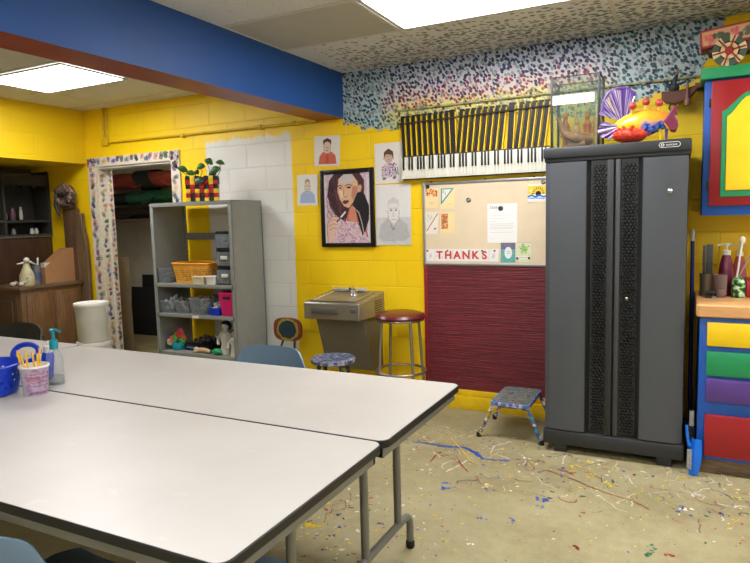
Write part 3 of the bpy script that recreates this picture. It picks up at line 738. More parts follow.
for i in range(60): c.ell(q.gauss(.5, .12), q.gauss(.66, .11), .05, .04, q.choice([(150, 196, 90), (110, 170, 70), (180, 210, 120)]), .8)
c.rect(.08, .16, .92, .30, (236, 232, 214)); c.rect(0, .97, 1, 1, (206, 160, 170)); c.line([(.2, .23), (.8, .23)], .003, (150, 150, 120))
gc = paper_thing('greeting_card', 'pale card with a green tree on the bottom edge of the board', 'card', c, -1.021, 1.131, YB - .001, group=GB, curl=.003)
c = Canvas(56, 52, (238, 228, 214), .130, .124)
c.rect(0, .42, 1, .9, (246, 206, 60)); c.rect(0, .12, 1, .42, (226, 232, 236))
for i in range(9):
    a = PI * i / 8; c.line([(.55 + .22 * math.cos(a), .48 + .24 * math.sin(a)), (.55 + .32 * math.cos(a), .48 + .36 * math.sin(a))], .005, (30, 26, 24))
c.ell(.55, .46, .15, .15, (36, 30, 28)); c.line([(.02, .3), (.2, .38), (.4, .28), (.62, .36), (.85, .26), (.98, .32)], .012, (36, 110, 200)); c.line([(.05, .2), (.4, .22), (.9, .16)], .006, (60, 140, 210)); c.ell(.14, .64, .05, .07, (248, 236, 190))
paper_thing('greeting_card', 'card with a black sun on yellow and blue waves beside the cabinet', 'card', c, -.925, 1.556, YB, group=GB, curl=.012)
def magnet(x, z, label, y=YB, r=.0155, m=M_black):
    b = MB(); b.lathe([(r, 0), (r, -.006), (r * .8, -.010), (r * .35, -.011)], 18, axis='Y')
    return single(b.build('magnet', m), label, 'magnet', (x, y, z), 0, 'round magnets on the board')
M_mark = speckled('marbled_black', (24, 24, 26), [(150, 150, 146)], 70, .42)
magnet(-1.748, 1.697, 'plain black round magnet in the corner above the orange patterned card')
magnet(-1.427, 1.586, 'marbled black round magnet alone in the middle of the board', m=M_mark, r=.017)
magnet(-1.186, 1.518, 'dark round magnet holding the typed letter', y=YB - .0025, r=.017, m=mat('violet_black', (60, 44, 54), .4, var=.5, vs=60))
magnet(-.884, 1.690, 'marbled round magnet above the black sun card', m=M_mark)
magnet(-1.066, 1.158, 'tiny black magnet on the near side of the green tree card', y=YB - .003, r=.008)
magnet(-.982, 1.160, 'tiny black magnet by the outer edge of the green tree card', y=YB - .003, r=.008)
for i, (x, mcol, where) in enumerate(((-1.757, (90, 86, 96), 'above the first pale picture of the word strip'), (-1.595, (70, 110, 100), 'above the letter T of the word strip'), (-1.425, (180, 130, 150), 'above the letter A of the word strip'), (-1.325, (64, 104, 96), 'above the letter N of the word strip'), (-1.232, (96, 100, 110), 'above the last pale picture of the word strip'))):
    magnet(x, 1.212, 'tiny round magnet ' + where, y=YB - .0022, r=.0075, m=mat('magnet_tone', mcol, .5))

# maroon ribbed panel below
m, t = newmat('maroon_ribbed_paint'); p = t.pos()
mp = t.n('ShaderNodeMapping'); t.put(mp.inputs[0], p); mp.inputs['Scale'].default_value = (1.6, 1, 60)
n1 = t.noise(mp.outputs[0], 2.2, 4.0, .6)[0]
t.principled(t.ramp(n1, [(.35, lin((84, 16, 26))), (.52, lin((108, 24, 36))), (.7, lin((132, 44, 54)))]), .5, 0.0, t.bump(n1, .8, .010))
b = MB()
b.span((-1.765, WY - .016, .15), (-.57, WY, 1.095))
b.mi = 1; b.span((-1.79, WY - .020, .15), (-1.765, WY, 1.095), .003)
o = b.build('wall_panel', [m, mat('maroon_trim', (140, 24, 34), .45, var=.1)])
tag(o, 'maroon wall panel with fine horizontal ridges under the pinboard', 'panel')

# ------------------------------------------------------------------ piano works on the wall
t_ = thing('piano_keyboard', 'old piano keyboard with black key sticks fixed to the wall', 'piano keyboard', (0, WY, 0))
KX0, KX1, KZ0, KZ1 = -1.945, -.835, 1.762, 1.925
b = MB(); b.span((KX0, -.045, KZ0 - .006), (KX1, -.004, KZ1 + .01), .003); b.build('key_bed', mat('dark_key_bed', (52, 40, 22), .6), t_)
M_ivory = mat('ivory_key', (232, 228, 212), .3, var=.05); M_ebony = mat('ebony_key', (16, 15, 16), .35)
nk = 47; kw = (KX1 - KX0) / nk
b = MB(); b.span((-kw / 2 + .0007, -.016, 0), (kw / 2 - .0007, 0, KZ1 - KZ0), .0015); k0 = b.build('white_key', M_ivory, t_)
b = MB(); b.span((-.0058, -.013, 0), (.0058, 0, .097), .002); k1 = b.build('black_key', M_ebony, t_)
fw, fb = True, True
pat = [1, 1, 0, 1, 1, 1, 0]
for i in range(nk):
    x = KX0 + (i + .5) * kw
    o = k0 if fw else k0.copy()
    if not fw: COL.objects.link(o)
    fw = False; o.parent = t_; o.location = (x, -.045, KZ0)
    if pat[(i + 5) % 7] and i < nk - 1:
        o = k1 if fb else k1.copy()
        if not fb: COL.objects.link(o)
        fb = False; o.parent = t_; o.location = (x + kw / 2, -.061, KZ1 - .097)
M_stick = mat('dark_key_stick', (24, 9, 12), .55, var=.35, stretch=(20, 20, 2)); M_cap = M_black; M_edge = M_yellow
def stick(x0, x1, wd, h, tone):
    """one leaning stick: foot at x0 on the keys, head at x1"""
    L = h; b = MB(); z0 = KZ1 + .006
    def sl(a, b2, w0, y0, y1, mi, dx=0.0):
        b.mi = mi; P = []
        for zz, u in ((a, a / L), (b2, b2 / L)):
            xc = x0 + (x1 - x0) * u + dx; P += [(xc - w0 / 2, zz), (xc + w0 / 2, zz)]
        b.prism([(P[0][0], z0 + P[0][1]), (P[1][0], z0 + P[1][1]), (P[3][0], z0 + P[3][1]), (P[2][0], z0 + P[2][1])], y0, y1)
    sl(0, L, wd, -.036, -.010, 0); sl(L - .035, L, wd * 1.04, -.040, -.008, 1); sl(.10, .112, wd * 1.02, -.0365, -.01, 1)
    sl(0, L - .015, .008, -.034, -.012, 2, wd / 2 + .004)
    b.build('key_stick', [M_stick, M_cap, M_edge], t_)
sp = .0445
for i in range(9): stick(-1.928 + i * sp, -1.938 + i * sp, .026, .305 + .001 * i, 0)
stick(-1.533, -1.541, .038, .315, 0)
for i in range(8): stick(-1.500 + i * sp, -1.466 + i * sp, .026, .312, 0)
stick(-1.115, -1.097, .038, .322, 0)
for i in range(5): stick(-1.070 + i * sp, -1.030 + i * sp, .026, .318, 0)
b = MB(); b.cyl((-1.975, -.047, 2.178), (-.80, -.047, 2.205), .006, seg=10); b.build('rail', mat('rail_dark', (52, 44, 34), .5, var=.5, vs=14), t_)
for x in (-1.72, -1.30, -.95):
    b = MB(); b.lathe([(.006, 0), (.006, -.012), (.003, -.014)], 12, c=(x, 0, KZ0 - .03), axis='Y'); b.build('bolt', M_black, t_)

# ------------------------------------------------------------------ conduit
M_yp = mat('yellow_conduit_paint', (214, 176, 14), .45, var=.1)
t_ = thing('conduit_pipe', 'yellow painted conduit running down and along the yellow wall', 'pipe', (-5.19, WY, 2.28))
b = MB(); b.sweep([(-.012, -.018, .35), (-.012, -.018, .06), (-.005, -.018, .03), (.03, -.018, .008), (2.478, -.018, -.006)], .0115, 10); b.build('pipe', M_yp, t_)
b = MB(); b.cyl((.035, -.016, .35), (.035, -.016, .05), .0095, seg=10); b.build('pipe', M_yp, t_)
b = MB(); b.span((-.04, -.035, -.02), (.045, 0, .05), .006); b.build('junction_box', M_yp, t_)
for x in (1.02, 1.9, 2.25):
    b = MB(); b.span((x - .02, -.034, -.02), (x + .02, 0, .016), .005); b.build('pipe_clip', M_yp, t_)
m, t = newmat('conduit_mural_paint'); p = t.pos(); n1 = t.noise(p, 14., 3.)[0]
t.principled(t.ramp(n1, [(.3, lin((50, 66, 76))), (.42, lin((150, 150, 100))), (.55, lin((190, 186, 120))), (.66, lin((90, 110, 110))), (.75, lin((196, 190, 130)))]), .5)
t_ = thing('conduit_pipe', 'conduit dabbed with mural paint above the piano keyboard', 'pipe', (-2.0, WY, 2.285))
b = MB(); b.cyl((0, -.016, 0), (2.10, -.016, .008), .007, seg=10); b.build('pipe', m, t_)
for x in (.22, 1.05, 1.75):
    b = MB(); b.span((x - .010, -.024, -.010), (x + .010, 0, .014), .003); b.build('pipe_clip', m, t_)
# ------------------------------------------------------------------ big black storage cabinet
def cabinet():
    X0, X1, YF, YB_ = -.757, .026, 3.80, 4.36
    cx = (X0 + X1) / 2; w = X1 - X0
    t_ = thing('storage_cabinet', 'tall black and grey plastic storage cabinet with two doors', 'cabinet', (cx, YF, 0))
    M_shell = mat('cabinet_black', (40, 41, 42), .5, var=.05, bump=.15, bs=300)
    M_panel = mat('cabinet_grey', (72, 75, 79), .42, var=.03, bump=.08, bs=300); M_grid = mat('cabinet_grille_black', (30, 31, 32), .30, var=.05)
    D = YB_ - YF
    b = MB(); b.span((-w / 2 + .012, .03, .10), (w / 2 - .012, D, 1.80), .004); b.build('body', M_shell, t_)
    b = MB(); b.span((-w / 2 - .002, -.012, .050), (w / 2 + .002, D, .140), .012)
    for x in (-w / 2 + .10, w / 2 - .10):
        for y in (.06, D - .08): b.span((x - .04, y - .05, 0), (x + .04, y + .05, .06), .004)
    b.build('base', M_shell, t_)
    b = MB(); b.span((-w / 2 - .003, -.014, 1.792), (w / 2 + .003, D, 1.857), .010); b.span((-w / 2 + .004, -.002, 1.772), (w / 2 - .004, D - .01, 1.795), .004); b.build('top', M_shell, t_)
    # front outline of the doors: (x, depth), seen from above
    def door(prof, panel_spans, grille, rail, side):
        d = MB(); d.prism(prof, .143, 1.770, 'Z'); o = d.build('door', M_grid, t_, angle=30)
        for sp in panel_spans:
            p = MB(); p.prism(sp, .147, 1.766, 'Z'); lab(p.build('panel', M_panel, o, angle=25), 'smooth grey door panel')
        g = MB(); x0, x1 = grille; n = 4; s = (x1 - x0) / n; zz = .165; row = 0
        while zz < 1.75:
            for k in range(n if row % 2 == 0 else n - 1):
                xc = x0 + (k + .5 + (.5 if row % 2 else 0)) * s
                P0 = [(xc + s * .55 * math.cos(a), zz + s * .52 * math.sin(a)) for a in [PI / 6 + PI / 3 * i for i in range(6)]]
                P1 = [(xc + s * .34 * math.cos(a), zz + s * .28 * math.sin(a)) for a in [PI / 6 + PI / 3 * i for i in range(6)]]
                A = [g.b.verts.new((p[0], .026, p[1])) for p in P0]; B = [g.b.verts.new((p[0], .016, p[1])) for p in P1]
                for i in range(6): g.b.faces.new((A[i], A[(i + 1) % 6], B[(i + 1) % 6], B[i]))
                g.b.faces.new(B)
            zz += s * .86; row += 1
        g.build('grille', M_grid, o, angle=10)
        r_ = MB(); r_.span((rail[0], -.004, .145), (rail[1], .03, 1.768), .005); lab(r_.build('rail', mat('cabinet_rail', (62, 63, 64), .5, var=.04) if side > 0 else M_shell, o), 'plain upright strip beside the grille')
        return o
    L = lambda x: x - cx
    a = L(X0 + .006); e = L(-.512); g0 = L(-.492); g1 = L(-.404); r1 = L(-.362)
    door([(a, .03), (a + .004, .012), (a + .03, .0), (e, .0), (g0, .026), (r1, .026), (r1, .04), (a, .04)],
         [[(a + .002, .012), (a + .028, -.003), (a + .12, -.008), (e - .05, -.008), (e - .004, -.003), (e - .004, .005), (a + .03, .005)]], (g0 + .006, g1), (g1 + .004, r1 - .002), -1)
    a2 = L(X1 - .008); e2 = L(-.214); h1 = L(-.236); h0 = L(-.322); q0 = L(-.356)
    o = door([(a2, .03), (a2 - .006, .012), (a2 - .035, .0), (e2, .0), (h1, .026), (q0, .026), (q0, .04), (a2, .04)],
         [[(a2 - .004, .012), (a2 - .034, -.003), (a2 - .12, -.008), (e2 + .05, -.008), (e2 + .004, -.003), (e2 + .004, .005), (a2 - .035, .005)]], (h0, h1 - .004), (q0 + .002, h0 - .006), 1)
    b = MB(); b.lathe([(.013, 0), (.013, -.006), (.009, -.010), (.004, -.012)], 18, c=(L(-.074), -.007, 1.577), axis='Y'); lab(b.build('lock', M_chrome, o), 'round chrome lock')
    b = MB(); b.lathe([(.009, 0), (.009, -.005), (.005, -.007)], 16, c=(L(-.290), .020, .968), axis='Y'); lab(b.build('keyhole', M_chrome, o), 'small chrome keyhole in the grille')
    # badge: rounded outline, small emblem and lettering
    bd = MB(); W2, H2 = .052, .0135; pts = []
    for k in range(13): a_ = -PI / 2 + PI * k / 12; pts.append((W2 - H2 + H2 * math.cos(a_), -.0145, H2 * math.sin(a_)))
    for k in range(13): a_ = PI / 2 + PI * k / 12; pts.append((-W2 + H2 + H2 * math.cos(a_), -.0145, H2 * math.sin(a_)))
    bd.xf(Matrix.Identity(4)); bd.sweep(pts, .0014, 8, closed=True)
    bd.lathe([(.0085, 0), (.0085, -.003), (.005, -.003), (.005, 0)], 18, c=(-W2 + .017, -.0135, 0), axis='Y')
    M_badge = mat('badge_white', (220, 222, 222), .35, var=.02)
    bo = bd.build('badge', M_badge, t_); bo.location = (L(-.080), 0, 1.828); lab(bo, 'white outlined maker badge')
    text_obj('lettering', 'suncast', .019, M_badge, bo, (.010, -.0146, .0005), depth=.0006)
cabinet()

# ------------------------------------------------------------------ folding tables
M_lam = None
def laminate():
    m, t = newmat('pale_laminate'); p = t.pos()
    n1 = t.noise(p, 3.0, 4.0)[0]; n2 = t.noise(p, 420.0, 2.0)[0]; n3 = t.smooth(t.noise(p, 9.0, 5.0, .7)[0], .62, .70)
    col = t.ramp(n1, [(.3, lin((183, 178, 171))), (.7, lin((192, 187, 179)))])
    col = t.mix(t.m('MULTIPLY', t.smooth(n2, .5, .62), .10), col, lin((150, 142, 130)))
    col = t.mix(t.m('MULTIPLY', n3, .22), col, lin((208, 204, 197)))
    t.principled(col, t.m('ADD', .33, t.m('MULTIPLY', n1, .15)), 0.0, t.bump(n2, .04, .001))
    return m
M_lam = laminate()
M_tedge = mat('black_edge_band', (18, 18, 18), .45)
def rrect(x0, y0, x1, y1, r, n=6):
    P = []
    for cx, cy, a0 in ((x1 - r, y0 + r, -PI / 2), (x1 - r, y1 - r, 0), (x0 + r, y1 - r, PI / 2), (x0 + r, y0 + r, PI)):
        for k in range(n + 1): a = a0 + PI / 2 * k / n; P.append((cx + r * math.cos(a), cy + r * math.sin(a)))
    return P
def table(x0, x1, y0, y1, label, ends=(1, 1)):
    cx, cy = (x0 + x1) / 2, (y0 + y1) / 2; a, c = (x1 - x0) / 2, (y1 - y0) / 2
    t_ = thing('folding_table', label, 'table', (cx, cy, 0), 0, 'folding tables pushed together')
    H = .74
    b = MB(); b.prism(rrect(-a + .004, -c + .004, a - .004, c - .004, .035), H - .006, H, 'Z'); b.build('tabletop', M_lam, t_)
    b = MB(); b.prism(rrect(-a, -c, a, c, .04), H - .028, H - .0012, 'Z'); lab(b.build('edge_band', M_tedge, t_, bevel=.003), 'black rubber edge')
    b = MB(); i = .022
    for p, q in (((-a + i, -c + i), (a - i, -c + i + .018)), ((-a + i, c - i - .018), (a - i, c - i)), ((-a + i, -c + i), (-a + i + .018, c - i)), ((a - i - .018, -c + i), (a - i, c - i))):
        b.span((p[0], p[1], H - .068), (q[0], q[1], H - .026), .003)
    b.build('apron', M_leg, t_)
    for s in (-1, 1):
        xl = s * (a - .21)
        b = MB()
        for y in (-.15, .15): b.cyl((xl, y, .155), (xl, y, H - .03), .0165, seg=14)
        pts = [(xl, -.275, .022), (xl, -.275, .10)]
        for k in range(6): an = PI - PI / 2 * k / 5; pts.append((xl, -.22 + .055 * math.cos(an), .105 + .055 * math.sin(an)))
        pts += [(xl, -y_, z_) for (_, y_, z_) in reversed(pts)]
        b.sweep(pts, .0165, 14); b.span((xl - .02, -c + .05, H - .058), (xl + .02, c - .05, H - .028), .004)
        lg = b.build('leg', M_leg, t_)
        b = MB()
        for y in (-.275, .275): b.lathe([(.017, 0), (.0195, .004), (.0195, .03), (.0175, .034)], 14, c=(xl, y, 0))
        b.build('foot', M_rubber, lg)
        b = MB(); b.sweep([(xl, .15, H - .12), (xl - s * .03, .15, H - .085), (xl - s * .10, .15, H - .045), (xl - s * .16, .15, H - .04)], .009, 8)
        b.sweep([(xl, 0, H - .05), (xl - s * .25, 0, H - .09), (xl - s * .52, 0, H - .055)], .008, 8)
        b.sweep([(xl, -.15, H - .12), (xl - s * .03, -.15, H - .085), (xl - s * .10, -.15, H - .045), (xl - s * .16, -.15, H - .04)], .009, 8); b.build('brace', M_alu, lg)
table(-3.30, -.856, .952, 1.742, 'pale laminate folding table nearest the viewer with a black edge')
table(-3.302, -.853, 1.748, 2.508, 'pale laminate folding table behind the nearest one, facing the wall')
table(-5.14, -3.306, 1.775, 2.535, 'pale folding table continuing the rear table towards the wooden sideboard')

# ------------------------------------------------------------------ chairs
M_chairblue = mat('slate_blue_plastic', (104, 128, 148), .4, var=.05)
def school_chair(label, loc, rz, k_=1.0):
    """faces +y; seat centre at the origin"""
    t_ = thing('school_chair', label, 'chair', loc, rz, 'slate blue school chairs')
    b = MB()
    def seat(u, v):
        x = (u - .5) * .44; y = (v - .5) * .42; k = abs(u - .5) * 2
        e = 1 - .10 * max(0, abs(v - .5) * 2 - .6) ** 2 * 6
        return (x * e, y, .445 + .018 * k ** 2 - .035 * max(0, v - .75) * 2 + .05 * max(0, .12 - v))
    b.surf(seat, 14, 12, .008); b.build('seat', M_chairblue, t_)
    b = MB()
    def back(u, v):
        k = (u - .5) * 2; wd = .250 * (1 - .20 * max(0, v - .55) ** 2 * 3.2) * (1 - .5 * max(0, .25 - v) ** 2 * 6)
        return (k * wd, -.235 - .045 * v + .055 * k * k - .01, .505 + .285 * v - .065 * abs(k) ** 8 * v)
    b.surf(back, 18, 12, .008); b.build('backrest', M_chairblue, t_)
    for s in (-1, 1):
        b = MB(); b.sweep([(s * .17, .15, .43), (s * .185, .17, .40), (s * .225, .20, .02)], .011, 10); b.build('leg', M_chrome, t_)
        b = MB(); b.sweep([(s * .16, .10, .432), (s * .19, -.12, .432), (s * .20, -.20, .47), (s * .20, -.232, .56), (s * .19, -.262, .70)], .011, 10)
        b.sweep([(s * .19, -.12, .43), (s * .225, -.21, .02)], .011, 10); b.build('leg', M_chrome, t_)
        b = MB()
        for y in (.20, -.21): b.lathe([(.013, 0), (.016, .005), (.014, .03)], 10, c=(s * .226, y, 0))
        b.build('glide', M_rubber, t_)
    t_.scale = (k_, k_, k_)
    return t_
school_chair('slate blue school chair on the wall side of the tables', (-1.985, 2.43, 0), PI)
school_chair('small slate blue school chair under the front edge of the nearest table', (-1.67, 1.17, 0), 0, .82)
school_chair('small slate blue school chair deep under the nearest table by its end legs', (-1.272, 1.42, 0), 0, .80)

t_ = thing('folding_chair', 'dark grey folding chair behind the tables by the sideboard', 'chair', (-4.245, 2.55, 0), PI)
M_fc = mat('dark_grey_metal', (66, 68, 66), .45, .3, var=.06)
b = MB(); b.surf(lambda u, v: ((u - .5) * .53 * (1 - .12 * v), -.22 + .05 * ((u - .5) * 2) ** 2 - .05 * v, .58 + .20 * v - .035 * (abs(u - .5) * 2) ** 3 * v), 14, 6, .01); b.build('backrest', M_fc, t_)
b = MB(); b.surf(lambda u, v: ((u - .5) * .40, -.18 + .38 * v, .44 - .02 * math.sin(PI * u)), 10, 8, .01); b.build('seat', M_fc, t_)
for s in (-1, 1):
    b = MB(); b.sweep([(s * .205, -.245, .70), (s * .225, -.18, .50), (s * .235, .24, .0)], .011, 10); b.build('leg', M_fc, t_)
    b = MB(); b.sweep([(s * .205, .10, .44), (s * .205, -.26, .0)], .010, 10); b.build('leg', M_fc, t_)

# ------------------------------------------------------------------ stools
t_ = thing('bar_stool', 'tall steel stool with a round maroon padded seat', 'stool', (-1.885, 4.16, 0))
b = MB(); b.lathe([(.02, .720), (.176, .720), (.188, .726), (.190, .738), (.178, .756), (.14, .768), (.06, .774), (.004, .775)], 36); b.build('seat', mat('maroon_vinyl', (98, 26, 32), .3, var=.06), t_)
b = MB(); b.lathe([(.01, .706), (.172, .706), (.178, .712), (.176, .722), (.01, .722)], 36); b.build('seat_rim', M_steel, t_)
for k in range(4):
    a = PI / 4 + PI / 2 * k + .12; b = MB(); b.sweep([(.155 * math.cos(a), .155 * math.sin(a), .71), (.172 * math.cos(a), .172 * math.sin(a), .5), (.205 * math.cos(a), .205 * math.sin(a), .0)], .0115, 10); b.build('leg', M_steel, t_)
b = MB(); b.sweep([(.186 * math.cos(2 * PI * k / 36), .186 * math.sin(2 * PI * k / 36), .325) for k in range(36)], .010, 10, closed=True); b.build('foot_ring', M_steel, t_)

t_ = thing('round_stool', 'low round stool spattered with dark blue and white paint', 'stool', (-2.20, 3.69, 0))
M_sp = speckled('blue_spatter', (58, 62, 104), [(168, 168, 164), (36, 34, 60), (130, 120, 150), (70, 100, 110)], 26, .40)
b = MB(); b.lathe([(.01, .465), (.150, .465), (.158, .472), (.158, .492), (.150, .500), (.01, .502)], 32); b.build('seat', M_sp, t_)
M_spl = speckled('leg_spatter', (44, 40, 50), [(150, 60, 60), (70, 120, 90)], 34, .38)
for k in range(4):
    a = PI / 4 + PI / 2 * k + .25; b = MB(); b.cyl((.11 * math.cos(a), .11 * math.sin(a), .466), (.175 * math.cos(a), .175 * math.sin(a), 0), .015, .012, 12); b.build('leg', M_spl, t_)
b = MB(); b.sweep([(.138 * math.cos(2 * PI * k / 28), .138 * math.sin(2 * PI * k / 28), .22) for k in range(28)], .007, 8, closed=True); b.build('stretcher', M_spl, t_)

# step stool
t_ = thing('step_stool', 'small square step stool covered in paint spatter beside the cabinet', 'stool', (-.990, 4.06, 0))
M_top = speckled('grey_swirl', (112, 106, 100), [(92, 126, 160), (60, 58, 60), (140, 128, 104), (84, 112, 90)], 30, .37)
M_rim = speckled('blue_rim', (92, 130, 178), [(70, 60, 150), (170, 180, 200), (110, 80, 150)], 30, .38)
b = MB(); b.prism(rrect(-.118, -.185, .118, .205, .028), .246, .253, 'Z'); b.build('tread', M_top, t_)
b = MB(); b.prism(rrect(-.130, -.198, .130, .218, .036), .226, .250, 'Z'); b.build('rim', M_rim, t_, bevel=.004)
legc = [(( 190, 160, 50), (120, 50, 60)), ((70, 150, 140), (150, 140, 170)), ((160, 60, 56), (190, 110, 60)), ((170, 60, 100), (90, 120, 160))]
for i, (sx, sy) in enumerate(((-1, -1), (1, -1), (-1, 1), (1, 1))):
    y = -.165 if sy < 0 else .185
    c0, c1 = legc[i]; mm = speckled('leg_paint', c0, [c1, (210, 206, 190), (60, 80, 140)], 30, .42)
    b = MB(); b.sweep([(0, y, .222), (sx * .085, y, .222), (sx * .112, y + sy * .004, .214), (sx * .128, y + sy * .008, .19), (sx * .205, y + sy * .02, .012)], .0125, 12); lg = b.build('leg', mm, t_)
    b = MB(); b.lathe([(.014, 0), (.017, .004), (.015, .03)], 12, c=(sx * .207, y + sy * .02, 0)); b.build('foot', M_rubber, lg)

# child's chair with an eye painted on the back
t_ = thing('child_chair', 'small chair with an eye painted on its rounded backrest', 'chair', (-2.955, 4.02, 0))
m, t = newmat('painted_eye'); p = t.pos(); x, y, z = t.xyz(p)
r_ = t.m('SQRT', t.m('ADD', t.m('POWER', t.m('DIVIDE', x, 1.15), 2.0), t.m('POWER', t.m('SUBTRACT', z, .0), 2.0)))
rn = t.m('ADD', r_, t.m('MULTIPLY', t.m('SUBTRACT', t.noise(p, 24.0, 3.0)[0], .5), .035))
ring = t.ramp(t.m('DIVIDE', rn, .16), [(0.0, lin((30, 52, 66))), (.40, lin((34, 58, 72))), (.45, lin((22, 26, 26))), (.50, lin((160, 150, 60))), (.58, lin((170, 140, 60))), (.62, lin((110, 44, 30))), (.74, lin((140, 60, 36))), (.84, lin((40, 32, 28))), (1.0, lin((84, 40, 32)))])
t.principled(ring, .45)
def rr(u, v, w, h):
    a = 2 * PI * u; n = 3.2
    cx = math.copysign(abs(math.cos(a)) ** (2 / n), math.cos(a)); sz = math.copysign(abs(math.sin(a)) ** (2 / n), math.sin(a))
    return cx * w * v, sz * h * v
b = MB()
def bk(u, v):
    x_, z_ = rr(u, v, .142, .100); return (x_, -.010 - .35 * x_ * x_ * -1, z_)
P = [rr(k / 40, 1, .142, .098) for k in range(40)]
b.prism(P, -.009, .009); o = b.build('backrest', m, t_, bevel=.004); o.location = (0, .215, .562)
M_ch = mat('dark_painted_metal', (40, 34, 34), .5, var=.3, vs=40)
b = MB(); b.prism(rrect(-.15, -.15, .15, .15, .05), .315, .333, 'Z'); b.build('seat', speckled('seat_paint', (120, 70, 50), [(190, 150, 60), (50, 70, 80)], 24, .4), t_, bevel=.004)
for s in (-1, 1):
    b = MB(); b.sweep([(s * .055, .228, .60), (s * .06, .222, .46), (s * .085, .16, .31), (s * .11, .10, .305)], .010, 10); b.build('back_post', M_ch, t_)
    for y in (-.11, .11):
        b = MB(); b.cyl((s * .11, y, .316), (s * .15, y * 1.4, 0), .012, .010, 10); b.build('leg', M_ch, t_)

# ------------------------------------------------------------------ drinking fountain
t_ = thing('drinking_fountain', 'stainless steel wall drinking fountain behind the low round stool', 'drinking fountain', (-2.385, WY, 0))
M_ss = mat('stainless', (150, 143, 130), .34, .65, var=.05, stretch=(1, 1, 14)); M_basin = mat('polished_basin', (206, 202, 192), .25, .45, var=.05)
M_body = mat('fountain_apron', (112, 104, 88), .5, .3, var=.04)
hw = .245
b = MB()
# tray box with sloping rim: side profile in y,z
prof = [(-.44, .708), (-.44, .835), (-.425, .842), (0, .888), (0, .70)]
b.prism([(y, z) for y, z in prof], -hw, hw, 'X')
hb = b.build('cooler_housing', M_ss, t_, bevel=.010)
b = MB()
def basin(u, v):
    x_ = (u - .5) * 2; y_ = (v - .5) * 2; e = max(abs(x_), abs(y_)); d = -.028 * (1 - min(1, e ** 5)) 
    yy = -.245 + y_ * .165; return (x_ * .185, yy, .8465 + (yy + .44) / .44 * .044 + .0015 + d)
b.surf(basin, 22, 22, .0); bs_ = b.build('basin', M_basin, t_)
b = MB(); 
for e in range(4):
    q = [(-.19, -.415), (.19, -.415), (.19, -.075), (-.19, -.075)]; p0, p1 = q[e], q[(e + 1) % 4]
    zf = lambda y_: .848 + (y_ + .44) / .44 * .044
    b.cyl((p0[0], p0[1], zf(p0[1])), (p1[0], p1[1], zf(p1[1])), .006, seg=8)
b.build('basin_rim', M_chrome, t_)
b = MB(); b.box((-.02, -.095, .905), (.30, .035, .026), .010, rot=(.1, 0, 0)); b.build('backsplash', M_basin, t_)
b = MB(); b.sweep([(.075, -.20, .86), (.075, -.20, .905), (.072, -.215, .925), (.062, -.245, .925)], [.028, .025, .021, .014], 12); b.ell((.075, -.20, .87), (.032, .034, .02)); b.build('bubbler', M_chrome, t_)
b = MB(); b.box((-.05, -.445, .776), (.235, .022, .048), .008); b.build('push_bar', mat('grey_push_bar', (84, 80, 74), .5, var=.06), t_)
b = MB(); b.box((.20, -.443, .786), (.05, .018, .042), .010); b.build('push_bar', mat('grey_side_button', (88, 84, 78), .5, var=.06), t_)
b = MB(); pr = [(-.31, .715), (-.31, .68), (-.17, .27), (-.0, .25), (0, .715)]
b.prism(pr, -.215, .220, 'X'); b.build('lower_cabinet', M_body, t_, bevel=.006)
b = MB()
for k in range(6): b.box((hw + .001, -.12, .735 + k * .018), (.004, .13, .007), .0015)
b.build('side_vent', mat('vent_dark', (70, 66, 58), .6), t_)

# ------------------------------------------------------------------ drawer unit, worktop and wall cupboard on the near side
t_ = thing('drawer_unit', 'blue base cabinet with yellow, green, purple and red drawers', 'cabinet', (.090, 3.79, 0))
b = MB(); b.span((0, 0, .085), (.62, .61, .884), .003); b.build('body', M_blue, t_)
b = MB()
b.span((.008, .012, 0), (.61, .6, .085))
b.build('plinth', wood('old_brown_plinth', (66, 50, 38), (128, 104, 76), 'X', 5), t_)
for nm, mm, z0, z1 in (('yellow', M_yellow, .728, .859), ('green', M_green, .564, .698), ('purple', M_purple, .417, .546), ('red', M_red, .107, .344)):
    b = MB(); b.span((.036, -.020, z0), (.585, .0, z1), .004); dr = lab(b.build('drawer', mm, t_), nm + ' drawer front')
b = MB(); b.prism(rrect(.070, 3.762, .80, 4.43, .03), .886, .955, 'Z')
o = b.build('worktop', wood('orange_wood_top', (196, 138, 84), (226, 172, 112), 'X', 3.5), None, bevel=.008); tag(o, 'thick orange wooden worktop over the coloured drawers', 'worktop')

t_ = thing('wall_cupboard', 'blue wall cupboard with a red door and arched yellow panel', 'cupboard', (.09, 4.10, 1.435))
b = MB(); b.span((0, 0, 0), (.70, .33, .77), .003); b.build('body', M_blue, t_)
b = MB(); b.span((-.022, -.035, .77), (.72, .33, .832), .004); b.build('crown', M_green, t_)
def door(x0, x1):
    b = MB(); b.span((x0, -.020, .055), (x1, 0, .757), .003); d = lab(b.build('door', M_red, t_), 'red cupboard door')
    w = x1 - x0
    def arch(m_, zb, zt, rise):
        xa, xb = x0 + m_, x1 - m_; P = [(xa, zb), (xb, zb), (xb, zt)]; 
        for k in range(13):
            u = k / 12; s_ = math.sin(PI * u) ** 1.6 if 0 < u < 1 else 0; P.append((xb + (xa - xb) * u, zt + rise * s_))
        return P
    b = MB(); b.prism(arch(.055, .105, .585, .10), -.027, -.018); b.build('arch_border', M_green, d, bevel=.003)
    b = MB(); b.prism(arch(.080, .140, .555, .105), -.033, -.02); b.build('panel', M_yellow, d, bevel=.006)
    for z in (.17, .64):
        b = MB(); b.span((x0 - .012, -.018, z - .025), (x0 + .001, -.002, z + .025), .003); b.build('hinge', M_black, d)
door(.034, .41)
